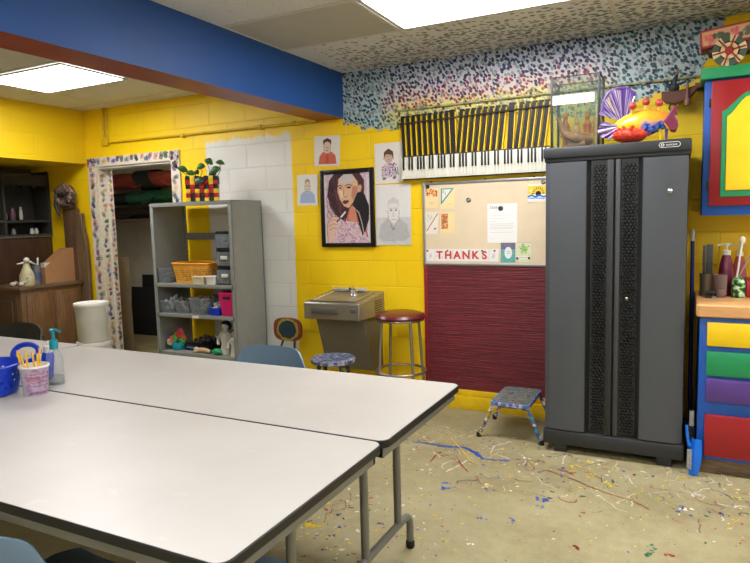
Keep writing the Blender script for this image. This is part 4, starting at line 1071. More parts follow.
# ------------------------------------------------------------------ on the black cabinet
ZC = 1.857
t_ = thing('glass_tank', 'glass display tank with black corners on top of the black cabinet', 'tank', (-.603, 4.05, ZC))
tw, td, th_ = .140, .115, .43
for p, q in (((-tw, -td, 0), (tw, -td + .004, th_)), ((-tw, td - .004, 0), (tw, td, th_)), ((-tw, -td, 0), (-tw + .004, td, th_)), ((tw - .004, -td, 0), (tw, td, th_))):
    b = MB(); b.span(p, q); b.build('pane', M_glass, t_)
b = MB(); b.span((-tw, -td, 0), (tw, td, .012)); b.build('floor_plate', M_black, t_)
for sx in (-1, 1):
    for sy in (-1, 1):
        b = MB(); x, y = sx * (tw - .004), sy * (td - .004); b.span((x - .007, y - .007, 0), (x + .007, y + .007, th_), .002); b.build('corner_post', M_black, t_)
b = MB()
b.sweep([(-tw, -td, th_), (tw, -td, th_)], .003, 6); b.sweep([(-tw, td, th_), (tw, td, th_)], .003, 6); b.sweep([(tw, -td, th_), (tw, td, th_)], .0045, 6); b.sweep([(-tw, -td, th_), (-tw, td, th_)], .003, 6); b.build('rim', M_black, t_)
b = MB(); b.span((-tw + .006, -td - .002, .268), (tw - .03, -td + .001, .322)); lab(b.build('paper_strip', mat('white_paper', (236, 234, 228), .8, var=.02), t_), 'blank white paper strip')
M_clay = mat('orange_clay', (214, 124, 64), .6, var=.25, vs=30); M_ocl = mat('pale_clay', (222, 176, 116), .65, var=.25, vs=30); M_bark = mat('bark_brown', (160, 112, 66), .75, var=.3, vs=30, bump=.4, bs=60)
def in_tank(name, label, dx, dy, cat='figure', group='clay figures in the tank'): return thing(name, label, cat, (-.603 + dx, 4.05 + dy, ZC + .012), 0, group)
t_ = in_tank('driftwood', 'knobbly brown branch lying across the bottom of the glass tank', -.03, -.02, 'branch', None)
b = MB(); b.sweep([(-.085, 0, .20), (-.065, .01, .13), (-.03, .0, .085), (.02, -.02, .065), (.08, .0, .05), (.12, .01, .045)], [.010, .016, .026, .032, .036, .026], 10); b.sweep([(.09, -.01, .03), (-.02, .02, .02)], .03, 10)
b.build('branch', M_bark, t_); b = MB(); b.sweep([(-.02, .0, .09), (-.05, -.02, .14), (-.04, -.02, .20)], [.014, .009, .005], 8); b.build('twig', M_bark, t_)
for i, (dx, dy, h, mm, lb) in enumerate(((-.080, .05, .25, M_clay, 'orange clay figure at the corner of the tank next to the piano'), (-.012, .06, .20, M_ocl, 'pale clay figure in the middle of the tank'), (.050, .055, .24, M_clay, 'broad orange clay figure in the tank nearest the fish'), (.108, .075, .29, M_ocl, 'tall pale clay figure at the back of the tank'))):
    t_ = in_tank('clay_figure', lb, dx, dy); s = h / .25; t_.scale = (.72, .72, 1)
    b = MB(); b.lathe([(.022, 0), (.030 * (1 + .3 * (i == 2)), .06 * s), (.024, .12 * s), (.028 * (1 + .3 * (i == 2)), .155 * s), (.012, .185 * s)], 14); b.sweep([(-.028, 0, .15 * s), (-.045, -.01, .11 * s), (-.03, -.03, .08 * s)], .008, 8); b.sweep([(.028, 0, .15 * s), (.045, -.01, .11 * s), (.03, -.03, .08 * s)], .008, 8); b.build('body', mm, t_)
    b = MB(); b.ell((0, 0, .208 * s), (.020, .020, .026 * s)); b.ell((0, -.019, .204 * s), (.005, .007, .008)); b.build('head', mm, t_)
for i, (dx, h, lb) in enumerate(((-.03, .33, 'thin upright stick in the middle of the tank'), (.03, .31, 'thin upright stick beside the broad clay figure'))):
    o = MB().cyl((0, 0, 0), (.012, 0, h), .006, .004, 8).build('stick', M_ocl); single(o, lb, 'stick', (-.603 + dx, 4.12, ZC + .012), 0, 'sticks in the tank')

# fish sculpture
t_ = thing('fish_sculpture', 'bright papier mache fish with purple tail and bulging eyes on the cabinet', 'sculpture', (-.228, 3.90, ZC))
m, t = newmat('fish_body_paint'); p = t.pos(); x, y, z = t.xyz(p); nn = t.noise(p, 12., 3.)[0]
f = t.m('ADD', t.m('ADD', t.m('MULTIPLY', x, 1.4), .45), t.m('MULTIPLY', t.m('SUBTRACT', nn, .5), .5))
col = t.ramp(f, [(.15, lin((244, 196, 40))), (.42, lin((240, 170, 40))), (.62, lin((236, 128, 44))), (.9, lin((224, 110, 50)))])
blue = t.m('MULTIPLY', t.smooth(t.m('ADD', x, t.m('MULTIPLY', t.m('SUBTRACT', nn, .5), .16)), -.03, .02), t.m('SUBTRACT', 1.0, t.smooth(t.m('ADD', z, t.m('MULTIPLY', t.m('SUBTRACT', t.noise(p, 25., 2.)[0], .5), .1)), .085, .12)))
col = t.mix(blue, col, t.ramp(t.noise(p, 45., 3.)[0], [(.4, lin((24, 60, 190))), (.65, lin((120, 160, 226)))]))
t.principled(col, .22, 0.0, t.bump(nn, .2, .01))
b = MB(); prof = [(-.155, .012), (-.13, .045), (-.09, .068), (-.03, .082), (.03, .080), (.08, .064), (.12, .048), (.148, .036)]
def fb(u, v):
    i = v * (len(prof) - 1); k = min(int(i), len(prof) - 2); w_ = i - k; x_ = prof[k][0] * (1 - w_) + prof[k + 1][0] * w_; r_ = prof[k][1] * (1 - w_) + prof[k + 1][1] * w_
    a = 2 * PI * u; return (x_, r_ * .9 * math.cos(a), .108 + .012 * math.sin(x_ * 8) + r_ * .93 * math.sin(a))
b.surf(fb, 28, 21, 0, wrap=True); b.build('body', m, t_)
M_fin = None
m, t = newmat('fin_foil'); p = t.pos(); x, y, z = t.xyz(p)
ang = t.m('ARCTAN2', t.m('SUBTRACT', z, .10), t.m('ADD', x, .10)); st = t.noise(t.vec(t.m('MULTIPLY', ang, 9.0), y, t.m('MULTIPLY', x, 6.)), 2.4, 3.0)[0]
t.principled(t.ramp(st, [(.34, lin((52, 30, 92))), (.49, lin((96, 66, 146))), (.57, lin((186, 176, 190))), (.64, lin((200, 176, 84))), (.72, lin((70, 42, 116)))]), .22, .35)
def fan(cx, cz, a0, a1, r, yb, name):
    b = MB(); b.surf(lambda u, v: (cx + (.02 + v * r * (.72 + .28 * math.sin(PI * min(1, u * 1.15)) + .015 * math.sin(u * 30))) * math.cos(a0 + (a1 - a0) * u), yb + .006 * math.sin(u * 24) * v, cz + (.02 + v * r * (.72 + .28 * math.sin(PI * min(1, u * 1.15)) + .015 * math.sin(u * 30))) * math.sin(a0 + (a1 - a0) * u)), 36, 8, .006)
    return lab(b.build(name, m, t_), 'purple and silver foil fin')
fan(-.085, .125, 1.25, 2.75, .185, .01, 'tail_fin'); fan(-.10, .10, 2.80, 3.95, .115, -.035, 'tail_fin')
b = MB(); b.sweep([(-.085 + (.02 + .185 * (.72 + .28 * math.sin(PI * min(1, k / 20 * 1.15)))) * math.cos(1.25 + 1.5 * k / 20), .008, .125 + (.02 + .185 * (.72 + .28 * math.sin(PI * min(1, k / 20 * 1.15)))) * math.sin(1.25 + 1.5 * k / 20)) for k in range(21)], .009, 8); b.build('fin_edge', M_purple, t_)
m, t = newmat('red_fringe'); p = t.pos(); nn = t.noise(p, 70., 3., .7)[0]
t.principled(t.ramp(nn, [(.35, lin((168, 26, 20))), (.55, lin((222, 64, 34))), (.7, lin((240, 120, 70)))]), .6)
q = random.Random(4); b = MB()
b.ell((-.06, -.02, .048), (.095, .075, .045))
for i in range(150):
    a, e = q.uniform(0, 2 * PI), q.uniform(-.2, 1.3); P0 = Vector((-.06 + .09 * math.cos(a) * math.cos(e), -.02 + .07 * math.sin(a) * math.cos(e), .052 + .042 * math.sin(e)))
    d = Vector((math.cos(a) * math.cos(e), math.sin(a) * math.cos(e), math.sin(e) + .1)) * .016; b.sweep([P0, P0 + d + Vector((q.gauss(0, .004), q.gauss(0, .004), 0))], [.005, .0015], 5)
b.build('belly_fringe', m, t_)
M_eye = mat('brick_red_ball', (168, 62, 50), .3, var=.15)
for ex, ey, ez in ((-.047, -.055, .205), (.018, .035, .235), (.088, -.01, .215)):
    b = MB(); b.ell((ex, ey, ez), (.021, .021, .021)); e = b.build('eye', M_eye, t_)
    b = MB(); b.cyl((ex * .95, ey * .7, .150), (ex, ey, ez - .015), .007, seg=8); b.build('eye_stalk', M_orange, e)
M_lip = mat('maroon_lips', (112, 22, 56), .28, var=.15)
b = MB()
lip = [(.120, .108), (.150, .160), (.172, .182), (.178, .172), (.172, .150), (.168, .128), (.178, .108), (.180, .086), (.168, .060), (.150, .062)]
lip = [(.150 + (a_ - .150) * 1.22, .112 + (c_ - .112) * 1.2) for a_, c_ in lip]
b.prism(lip, -.050, .030); b.build('lips', M_lip, t_, bevel=.006)
b = MB(); b.sweep([(.118, -.041, .100), (.128, -.043, .082), (.152, -.043, .056), (.172, -.041, .056)], .004, 8); b.build('lip_edge', M_orange, t_)
for x in (.095, .128):
    b = MB(); b.cyl((x, -.02, 0), (x, -.02, .07), .006, .009, 8); b.build('leg', M_purple if x > .1 else M_yellow, t_)
b = MB(); b.lathe([(.006, 0), (.006, .012), (.003, .018)], 10); single(b.build('pebble', M_black), 'tiny black lump on the cabinet top beside the fish', 'pebble', (-.045, 4.02, ZC))

# boat hung on the wall
t_ = thing('boat_sculpture', 'small brown wooden boat with a dark figure hung on the wall by the cupboard', 'sculpture', (-.045, 4.33, 2.10))
M_rust = mat('rust_brown', (96, 54, 34), .5, var=.15)
b = MB(); hull = [(-.10, .105), (-.098, .065), (-.075, .035), (-.03, .022), (.02, .032), (.07, .062), (.105, .105), (.125, .150), (.095, .125), (.04, .108), (-.02, .100)]
b.prism(hull, -.030, .030); b.build('hull', M_rust, t_, bevel=.006)
b = MB(); b.span((.085, -.03, .105), (.16, .10, .135), .004); b.build('bracket', mat('bracket_brown', (104, 70, 40), .6), t_)
M_fig = mat('dark_figure', (28, 34, 42), .5, var=.3, vs=60)
b = MB(); b.ell((-.03, 0, .125), (.032, .018, .032)); b.sweep([(-.03, 0, .14), (-.022, 0, .185), (-.012, 0, .205)], [.016, .012, .006], 8); b.sweep([(-.05, -.01, .135), (-.075, -.02, .155), (-.085, -.02, .17)], [.008, .006, .004], 8); b.sweep([(.0, -.01, .14), (.03, -.02, .15), (.045, -.02, .165)], [.008, .006, .004], 8); b.build('figure', M_fig, t_)
b = MB(); b.ell((-.014, -.004, .208), (.011, .011, .013)); b.cyl((-.014, -.004, .215), (-.006, -.004, .24), .007, .002, 8); b.build('head', mat('figure_head', (140, 96, 60), .5), t_)
b = MB(); b.lathe([(.006, 0), (.017, .006), (.019, .03), (.010, .05), (.006, .09), (.007, .13)], 14, c=(.045, -.045, 0)); b.build('paddle', mat('paddle_brown', (120, 80, 60), .45), t_)
b = MB(); b.sweep([(-.045, -.01, .03), (-.055, -.01, .0), (-.03, -.01, -.02), (-.01, -.01, -.01), (-.02, -.01, -.04)], .005, 8); b.sweep([(-.02, -.01, .025), (-.01, -.01, -.045)], .0035, 8); b.build('wire_hanger', M_black, t_)

# painted cart on the wall cupboard
t_ = thing('painted_cart', 'red edged wooden cart with a flowered side and spoked wheel on the cupboard', 'cart', (.26, 4.16, 2.267))
c = Canvas(150, 24, (196, 150, 108), .46, .080); q = random.Random(9)
for i in range(7):
    u = .08 + i * .14; cc = (200, 88, 96) if i % 2 == 0 else (70, 84, 60)
    for k in range(12): c.ell(u + q.gauss(0, .022), q.gauss(.5, .16), .022 if i % 2 == 0 else .03, .13, (cc[0] + q.randint(-20, 30), cc[1] + q.randint(-15, 30), cc[2] + q.randint(-15, 25)), .8)
    c.ell(u + .06, .5 + q.gauss(0, .15), .025, .2, (50, 66, 50), .9)
tilt = -.10
side = c.mesh('flowered_panel', t_, .004); side.location = (.04, -.055, .150); side.rotation_euler = (0, tilt, 0)
M_cred = mat('cart_red', (150, 34, 34), .45, var=.12); M_cbr = mat('cart_brown', (84, 56, 34), .6, var=.2)
b = MB(); b.span((-.23, -.054, -.005), (.23, .10, .083), .004); o = b.build('body', M_cbr, t_); o.location = (.04, 0, .150); o.rotation_euler = (0, tilt, 0)
b = MB()
for z in (-.008, .084): b.span((-.235, -.062, z - .005), (.235, .105, z + .005), .002)
b.span((-.236, -.062, -.005), (-.228, .105, .085), .002); o = b.build('edging', M_cred, t_); o.location = (.04, 0, .150); o.rotation_euler = (0, tilt, 0)
b = MB(); b.prism([(-.17, .14), (-.15, .09), (-.10, .085), (.10, .085), (.24, .13), (.24, .17)], -.04, .09); b.build('undercarriage', M_cbr, t_)
def wheel(x, y, r=.085):
    m_, t2 = newmat('wheel_paint'); p2 = t2.pos(); X, Y, Z = t2.xyz(p2)
    a = t2.m('ARCTAN2', Z, X); s = t2.m('SINE', t2.m('MULTIPLY', a, 6.0))
    t2.principled(t2.mix(t2.m('GREATER_THAN', s, .15), lin((66, 78, 58)), lin((206, 184, 140))), .5)
    b = MB(); b.lathe([(r * .60, -.006), (r, -.006), (r, .008), (r * .60, .008), (r * .60, -.006)], 40, axis='Y'); w_ = b.build('wheel', m_, t_); w_.location = (x, y, r + .001)
    b = MB(); b.lathe([(.004, -.010), (.020, -.010), (.022, .012), (.004, .012)], 20, axis='Y'); b.build('hub', M_cred, w_)
    b = MB(); b.lathe([(.024, -.007), (r * .52, -.007), (r * .52, .004), (.024, .004), (.024, -.007)], 32, axis='Y'); b.build('inner_ring', mat('wheel_cream', (206, 178, 130), .5), w_)
    for k in range(6):
        an = PI / 3 * k + .2; b = MB(); b.cyl((.015 * math.cos(an), -.009, .015 * math.sin(an)), (r * .97 * math.cos(an), -.009, r * .97 * math.sin(an)), .004, seg=6); b.build('spoke', M_cred, w_)
wheel(-.055, -.072); wheel(.19, -.072); 
for x in (-.055, .19): b = MB(); b.cyl((x, -.07, .086), (x, .10, .086), .006, seg=8); b.build('axle', M_cbr, t_)

# ------------------------------------------------------------------ tools in the gap and on the worktop
t_ = thing('broom', 'blue handled broom leaning in the gap beside the black cabinet', 'broom', (.058, 4.20, 0))
b = MB(); b.cyl((.0, 0, .12), (-.008, .10, 1.29), .0115, seg=12); b.build('handle', mat('navy_handle', (22, 36, 110), .35), t_)
b = MB(); b.lathe([(.0125, 1.28), (.0125, 1.335), (.008, 1.35)], 12, c=(-.008, .10, 0)); b.build('grip', M_white, t_)
b = MB(); b.span((-.024, -.10, .08), (.024, .10, .14), .008); b.build('head', M_bluep, t_)
b = MB()
for i in range(22): b.sweep([(random.uniform(-.015, .015), -.095 + i * .009, .085), (random.uniform(-.022, .022), -.10 + i * .0095, 0)], .005, 5)
b.build('bristles', mat('bristles', (60, 58, 54), .8), t_)
t_ = thing('brush', 'white handled brush hanging head down in the gap beside the drawers', 'brush', (.064, 3.90, .20))
b = MB(); b.prism(rrect(-.012, -.007, .012, .007, .005), .02, .12, 'Z'); b.build('handle', M_white, t_); b = MB(); b.span((-.02, -.02, -.20), (.02, .02, .03), .008); b.build('head', M_black, t_)
M_dp = mat('bright_blue_plastic', (18, 110, 220), .25, var=.06)
t_ = thing('dustpan', 'bright blue dustpan standing on end beside the black cabinet', 'dustpan', (.062, 3.722, 0)); t_.scale = (.72, .72, 1)
b = MB()
def pan(u, v):
    s = u - .5; wd = .11 + .02 * v
    k_ = .62 + .38 * math.sin(PI * min(1, v * .85 + .12))
    return (.042 * (1 - (2 * s) ** 2) * -k_ + .03 + .02 * v, s * wd * .95 * k_, .004 + .205 * v)
b.surf(pan, 12, 10, .005); b.xf(Euler((0, .05, .9)).to_matrix().to_4x4()); b.build('pan', M_dp, t_)
b = MB(); b.sweep([(-.010, .0, .17), (-.022, .005, .20), (-.030, .01, .25), (-.034, .012, .285)], [.014, .010, .011, .009], 10); b.build('handle', M_dp, t_)
b = MB(); b.box((-.010, -.02, .10), (.008, .036, .11), .003, rot=(0, .05, 1.1)); b.build('brush_insert', mat('grey_bristle', (150, 150, 150), .8, var=.3, vs=90), t_)

ZW = .955
t_ = thing('pencil_cup', 'grey metal cup standing closest to the black cabinet on the worktop', 'cup', (.128, 4.16, ZW))
b = MB(); b.lathe([(.001, 0), (.034, 0), (.036, .005), (.038, .13), (.039, .135), (.036, .135), (.034, .006), (.001, .005)], 24); b.build('cup', mat('grey_cup', (112, 104, 92), .35, .5, var=.1), t_)
for i, (dx, w_, h, lb) in enumerate(((-.016, .008, .31, 'slim dark upright bar in the grey cup'), (.012, .017, .315, 'wide dark upright bar in the grey cup'))):
    b = MB(); b.span((-w_, -.008, 0), (w_, .008, h - .012), .003); single(b.build('metal_bar', mat('gunmetal', (56, 60, 62), .4, .5)), lb, 'bar', (.128 + dx, 4.16, ZW + .007), 0, 'bars in the grey cup')
t_ = thing('glass_jar', 'ridged clear jar on the worktop in front of the maroon bottle', 'jar', (.198, 4.12, ZW))
b = MB(); pr = [(.001, .002), (.028, .002), (.030, .006)] + [(.031 + .006 * k / 10 + (.0015 if k % 2 else 0), .01 + .012 * k) for k in range(11)] + [(.040, .135), (.036, .135), (.029, .008), (.001, .006)]
b.lathe(pr, 28); b.build('jar', clear('pinkish_jar', (222, 205, 200), .3, (170, 150, 144)), t_)
b = MB(); b.lathe([(.001, .008), (.027, .008), (.030, .05), (.001, .052)], 20); b.build('contents', mat('jar_contents', (104, 70, 66), .7, var=.3, vs=60), t_)
t_ = thing('stapler', 'small black stapler on the front of the worktop by the cup', 'stapler', (.150, 4.075, ZW))
b = MB(); b.span((-.03, -.018, .0), (.03, .018, .010), .003); b.build('base', M_black, t_); b = MB(); b.box((-.003, 0, .032), (.052, .026, .018), .005, rot=(0, -.12, 0)); b.span((-.03, -.012, .008), (-.018, .012, .03)); b.build('arm', M_black, t_)
b = MB(); b.span((.005, -.0195, .003), (.028, -.018, .012)); b.build('plate', M_alu, t_)
def pump_bottle(label, loc, r, h, mm, pm, rz=0.0, spout=.05, cat='bottle', taper=.55, name='pump_bottle'):
    t = thing(name, label, cat, loc, rz)
    b = MB(); b.lathe([(.001, 0), (r * .95, 0), (r, .006), (r * .98, h * .45), (r * .8, h * .72), (r * taper, h * .92), (r * .42, h * .97), (r * .40, h), (.001, h)], 28); b.build('body', mm, t)
    b = MB(); b.lathe([(r * .46, h * .97), (r * .46, h + .018), (r * .3, h + .022), (.005, h + .024), (.005, h + .05), (.010, h + .052), (.010, h + .062), (.002, h + .064)], 18); b.sweep([(0, 0, h + .057), (-spout * .7, 0, h + .057), (-spout, 0, h + .046)], [.006, .005, .004], 8); b.sweep([(0, 0, h + .058), (spout * .45, 0, h + .056)], [.007, .005], 8); b.build('pump', pm, t)
    return t
M_mar = mat('maroon_plastic', (104, 26, 56), .3, var=.06)
pump_bottle('maroon pump bottle with white pump behind the ridged jar', (.232, 4.24, ZW), .046, .25, M_mar, M_offwhite, .1, .05)
pump_bottle('clear pink pump bottle with pale pump beside the maroon one', (.305, 4.30, ZW), .042, .24, clear('pink_liquid', (226, 170, 176), .35, (190, 110, 120)), M_offwhite, -.2, .07)
t_ = thing('paint_jar', 'squat dark green jar with white and light green streaks on the worktop', 'jar', (.292, 4.15, ZW))
m, t = newmat('green_streaked'); p = t.pos(); nn = t.noise(p, 34., 2.)[0]
t.principled(t.ramp(nn, [(.40, lin((26, 44, 28))), (.50, lin((40, 110, 50))), (.58, lin((150, 210, 140))), (.66, lin((228, 232, 220)))]), .35)
b = MB(); b.lathe([(.001, 0), (.032, 0), (.036, .006), (.036, .085), (.033, .098), (.030, .118), (.027, .118), (.027, .09), (.001, .09)], 24); b.build('jar', m, t_)
M_wp = mat('white_plastic', (226, 222, 212), .4, var=.03)
for i, (ex, ez, lb) in enumerate(((.012, .23, 'white spoon headed stick standing in the streaked green jar'), (.075, .19, 'thin grey paintbrush slanting out of the streaked green jar'))):
    b = MB()
    if i == 0: b.sweep([(-.012, 0, .0), (ex, .01, ez)], [.005, .006], 8); b.ell((ex + .002, .01, ez + .012), (.016, .008, .02))
    else: b.sweep([(-.01, .01, .0), (ex * .6, .01, ez * .7), (ex, .01, ez)], [.004, .005, .003], 8)
    single(b.build('stirring_stick' if i == 0 else 'paintbrush', M_wp if i == 0 else M_grey), lb, 'stick' if i == 0 else 'paintbrush', (.292, 4.15, ZW + .092))
t_ = thing('red_box', 'red plastic box at the far side of the streaked green jar', 'box', (.365, 4.17, ZW))
b = MB(); b.span((-.036, -.03, 0), (.05, .04, .105), .008); b.build('body', M_red, t_); b = MB(); b.span((-.038, -.032, .098), (.052, .042, .114), .006); b.build('lid', M_red, t_)
b = MB(); b.lathe([(.012, .114), (.012, .13), (.006, .134), (.006, .15), (.014, .152), (.014, .162), (.003, .164)], 14); b.build('pump', M_green, t_)

# ------------------------------------------------------------------ grey shelf unit and contents
SX0, SX1, SY0, SY1, SH = -4.188, -3.288, 3.98, 4.388, 1.648
t_ = thing('shelf_unit', 'grey steel shelf unit with an open back standing against the wall', 'shelf', (SX0, SY0, 0))
w, d = SX1 - SX0, SY1 - SY0
for x0, x1 in ((0, .012), (w - .012, w)):
    b = MB(); b.span((x0, .004, .02), (x1, d, SH)); b.build('side_panel', M_greyd, t_)
b = MB()
b.span((0, 0, 0), (.034, .012, SH), .002); b.build('post', M_greyd, t_)
b = MB(); b.span((w - .034, 0, 0), (w, .012, SH), .002); b.build('post', M_greyd, t_)
for x0 in (0, w - .034): b = MB(); b.span((x0, d - .012, 0), (x0 + .034, d, SH), .002); b.build('post', M_greyd, t_)
b = MB(); b.span((0, -.002, SH - .004), (w, d, SH)); b.span((0, -.002, SH - .034), (w, .012, SH), .002); b.build('top', M_greyd, t_)
for z in (.948, .684, .345, .09):
    b = MB(); b.span((.012, .002, z - .006), (w - .012, d - .004, z)); b.span((.012, .0, z - .03), (w - .012, .012, z), .002); b.span((.012, d - .014, z - .03), (w - .012, d - .004, z)); b.build('shelf', M_greyd, t_)
b = MB(); b.span((.034, d - .006, 1.315), (w - .034, d, 1.378)); b.build('back_strip', M_greyd, t_)
b = MB()
for k in range(28): b.span((.035, d - .013, .40 + k * .04), (.042, d - .011, .412 + k * .04))
b.build('slots', M_rubber, t_)
b = MB(); b.span((.425, -.003, .657), (.50, -.001, .68)); b.build('shelf_label', M_white, t_)

def tub(name, label, cat, x, y, z, wx, dy, h, mm, taper=.9, wall=.003, rim=.006, content=None, seed=1, ch=.6, handle=False, group=None, rz=0.0, lid=None):
    """open box with outward sloping sides, rim, and whatever is heaped inside"""
    t = thing(name, label, cat, (x, y, z), rz, group)
    b = MB(); a, c_ = wx / 2, dy / 2
    P = [rrect(-a * taper, -c_ * taper, a * taper, c_ * taper, .012, 3), rrect(-a, -c_, a, c_, .014, 3), rrect(-a + wall, -c_ + wall, a - wall, c_ - wall, .012, 3), rrect(-a * taper + wall, -c_ * taper + wall, a * taper - wall, c_ * taper - wall, .01, 3)]
    zs = [0, h, h, .004]; rings = [[b.b.verts.new((p[0], p[1], zz)) for p in ring] for ring, zz in zip(P, zs)]
    n = len(P[0])
    for A, B in zip(rings, rings[1:]):
        for k in range(n): b.b.faces.new((A[k], A[(k + 1) % n], B[(k + 1) % n], B[k]))
    b.b.faces.new(list(reversed(rings[0]))); b.b.faces.new(rings[-1]); b.build('tub', mm, t)
    b = MB(); b.sweep([(p[0], p[1], h) for p in P[1]], rim, 6, closed=True); b.build('rim', mm, t)
    if handle:
        b = MB(); b.prism(rrect(-.038, h - .052, .038, h - .030, .010, 4), -c_ - .001, -c_ + .003); o = b.build('hand_hole', M_rubber, t)
    if lid is not None:
        b = MB(); b.prism(rrect(-a - .006, -c_ - .006, a + .006, c_ + .006, .016), h - .004, h + .012, 'Z'); b.build('lid', lid, t, bevel=.004)
    if content:
        q = random.Random(seed); m_ = content
        b = MB(); N = 60
        for i in range(N):
            s = q.uniform(.012, .024); xx, yy = q.uniform(-1, 1) * (a * .86 - s), q.uniform(-1, 1) * (c_ * .86 - s)
            zz = q.uniform(.02, h * ch) + (.03 * (1 - abs(xx) / a) if i % 3 == 0 else 0)
            b.ell((xx, yy, zz), (s, s * q.uniform(.5, 1), s * q.uniform(.4, .9)), (q.random() * 3, q.random() * 3, q.random() * 3), 8, 5)
        b.mi = 0
        o = b.build('contents', m_, t); o['kind'] = 'stuff'
    return t
M_mix = speckled('mixed_scraps', (120, 104, 86), [(180, 168, 150), (60, 52, 46), (150, 110, 80)], 30, .42)
M_shell = speckled('shells', (142, 124, 102), [(190, 176, 156), (90, 72, 58)], 40, .42)
M_whites = speckled('white_scraps', (210, 208, 204), [(120, 126, 136)], 20, .34)
M_dk = speckled('dark_scraps', (44, 42, 44), [(110, 104, 100), (80, 64, 56)], 34, .4)
y1 = SY0 + .13
# upper shelf (z .948)
tub('storage_bin', 'low clear bin beside the orange basket on the upper shelf', 'bin', -4.107, y1, .949, .128, .22, .125, M_cloud, .88, content=M_dk, seed=2, ch=.4)
def wire_basket():
    t = thing('basket', 'orange lattice basket on the upper shelf', 'basket', (-3.818, SY0 + .185, .949))
    m_, t2 = newmat('orange_lattice'); p2 = t2.pos(); X, Y, Z = t2.xyz(p2)
    g1 = t2.m('GREATER_THAN', t2.m('FRACT', t2.m('MULTIPLY', t2.m('ADD', X, Y), 62.0)), .42); g2 = t2.m('GREATER_THAN', t2.m('FRACT', t2.m('MULTIPLY', Z, 62.0)), .42)
    hole = t2.m('MULTIPLY', t2.m('MULTIPLY', g1, g2), t2.m('MULTIPLY', t2.m('GREATER_THAN', Z, .018), t2.m('LESS_THAN', Z, .125)))
    pb = t2.n('ShaderNodeBsdfPrincipled'); pb.inputs['Base Color'].default_value = lin((236, 170, 60)); pb.inputs['Roughness'].default_value = .45
    tr = t2.n('ShaderNodeBsdfTransparent'); mx = t2.n('ShaderNodeMixShader'); t2.put(mx.inputs[0], hole); t2.t.links.new(pb.outputs[0], mx.inputs[1]); t2.t.links.new(tr.outputs[0], mx.inputs[2])
    out = t2.n('ShaderNodeOutputMaterial'); t2.t.links.new(mx.outputs[0], out.inputs[0])
    a, c_, h = .215, .135, .158; P0 = rrect(-a * .86, -c_ * .86, a * .86, c_ * .86, .03, 4); P1 = rrect(-a, -c_, a, c_, .035, 4); n = len(P0)
    b = MB(); A = [b.b.verts.new((p[0], p[1], 0)) for p in P0]; B = [b.b.verts.new((p[0], p[1], h - .014 * math.cos(p[0] / a * PI) + .0)) for p in P1]
    for k in range(n): b.b.faces.new((A[k], A[(k + 1) % n], B[(k + 1) % n], B[k]))
    b.b.faces.new(list(reversed(A))); b.build('basket', m_, t)
    b = MB(); b.sweep([(p[0], p[1], h - .014 * math.cos(p[0] / a * PI)) for p in P1], .0085, 8, closed=True); b.build('rim', M_orange, t)
    for x in (-.10, .02):
        b = MB(); b.sweep([(x, -c_ * .87, .004), (x, -c_ * 1.0, h - .01)], .006, 6); b.build('rib', M_orange, t)
    b = MB(); q = random.Random(6)
    for i in range(120):
        s = q.uniform(.012, .024); b.ell((q.uniform(-.15, .15), q.uniform(-.085, .085), q.uniform(.02, .12)), (s, s * .7, s * .6), (q.random() * 3, q.random() * 3, 0), 8, 5)
    o = b.build('contents', speckled('brown_scraps', (112, 66, 44), [(150, 100, 60), (60, 36, 26)], 30, .4), t); o['kind'] = 'stuff'
wire_basket()
tub('small_tub', 'small cream tub in front of the orange basket', 'tub', -3.690, SY0 + .023, .949, .125, .04, .062, mat('cream_tub', (206, 196, 160), .5), .9)
tub('small_tub', 'small white tub between the cream tub and the drawer boxes', 'tub', -3.560, SY0 + .045, .949, .10, .07, .066, M_white, .85)
def drawer_box(z, label, seed, paper):
    t = thing('drawer_box', label, 'drawer box', (-3.402, SY0 + .19, z), 0, 'stacked clear drawer boxes')
    wx, dy, h = .185, .31, .148
    b = MB(); b.span((-wx / 2, -dy / 2, h - .018), (wx / 2, dy / 2, h), .003); b.span((-wx / 2, -dy / 2 + .004, 0), (wx / 2, dy / 2, .010), .002)
    for s in (-1, 1): b.span((s * wx / 2 - .004, -dy / 2 + .004, .008), (s * wx / 2 + .004, dy / 2, h - .016))
    b.span((-wx / 2, dy / 2 - .006, .008), (wx / 2, dy / 2, h - .016)); b.build('case', M_black, t)
    b = MB(); b.prism([(-wx / 2 + .006, .012), (wx / 2 - .006, .012), (wx / 2 - .006, h - .022), (-wx / 2 + .006, h - .022)], -dy / 2 - .012, -dy / 2 - .008)
    for s in (-1, 1): b.span((s * (wx / 2 - .008) - .002, -dy / 2 - .008, .012), (s * (wx / 2 - .008) + .002, dy / 2 - .02, h - .03))
    dr = b.build('drawer', M_cloud, t); b = MB(); b.span((-.035, -dy / 2 - .022, h * .42), (.035, -dy / 2 - .012, h * .62), .004); b.build('pull', M_cloud if paper else M_offwhite, dr)
    q = random.Random(seed); b = MB()
    for i in range(26): s = q.uniform(.014, .026); b.ell((q.uniform(-.06, .06), q.uniform(-.13, .10), .014 + q.uniform(.01, .05)), (s, s, s * .5), (q.random(), q.random(), 0), 8, 5)
    o = b.build('contents', (M_whites, M_dk, M_shell)[seed % 3], t); o['kind'] = 'stuff'
drawer_box(.949, 'clear drawer box at the bottom of the stack of three', 2, 0); drawer_box(1.098, 'clear drawer box in the middle of the stack with a pale pull', 1, 0); drawer_box(1.247, 'clear drawer box topmost of its stack holding crumpled paper', 3, 1)
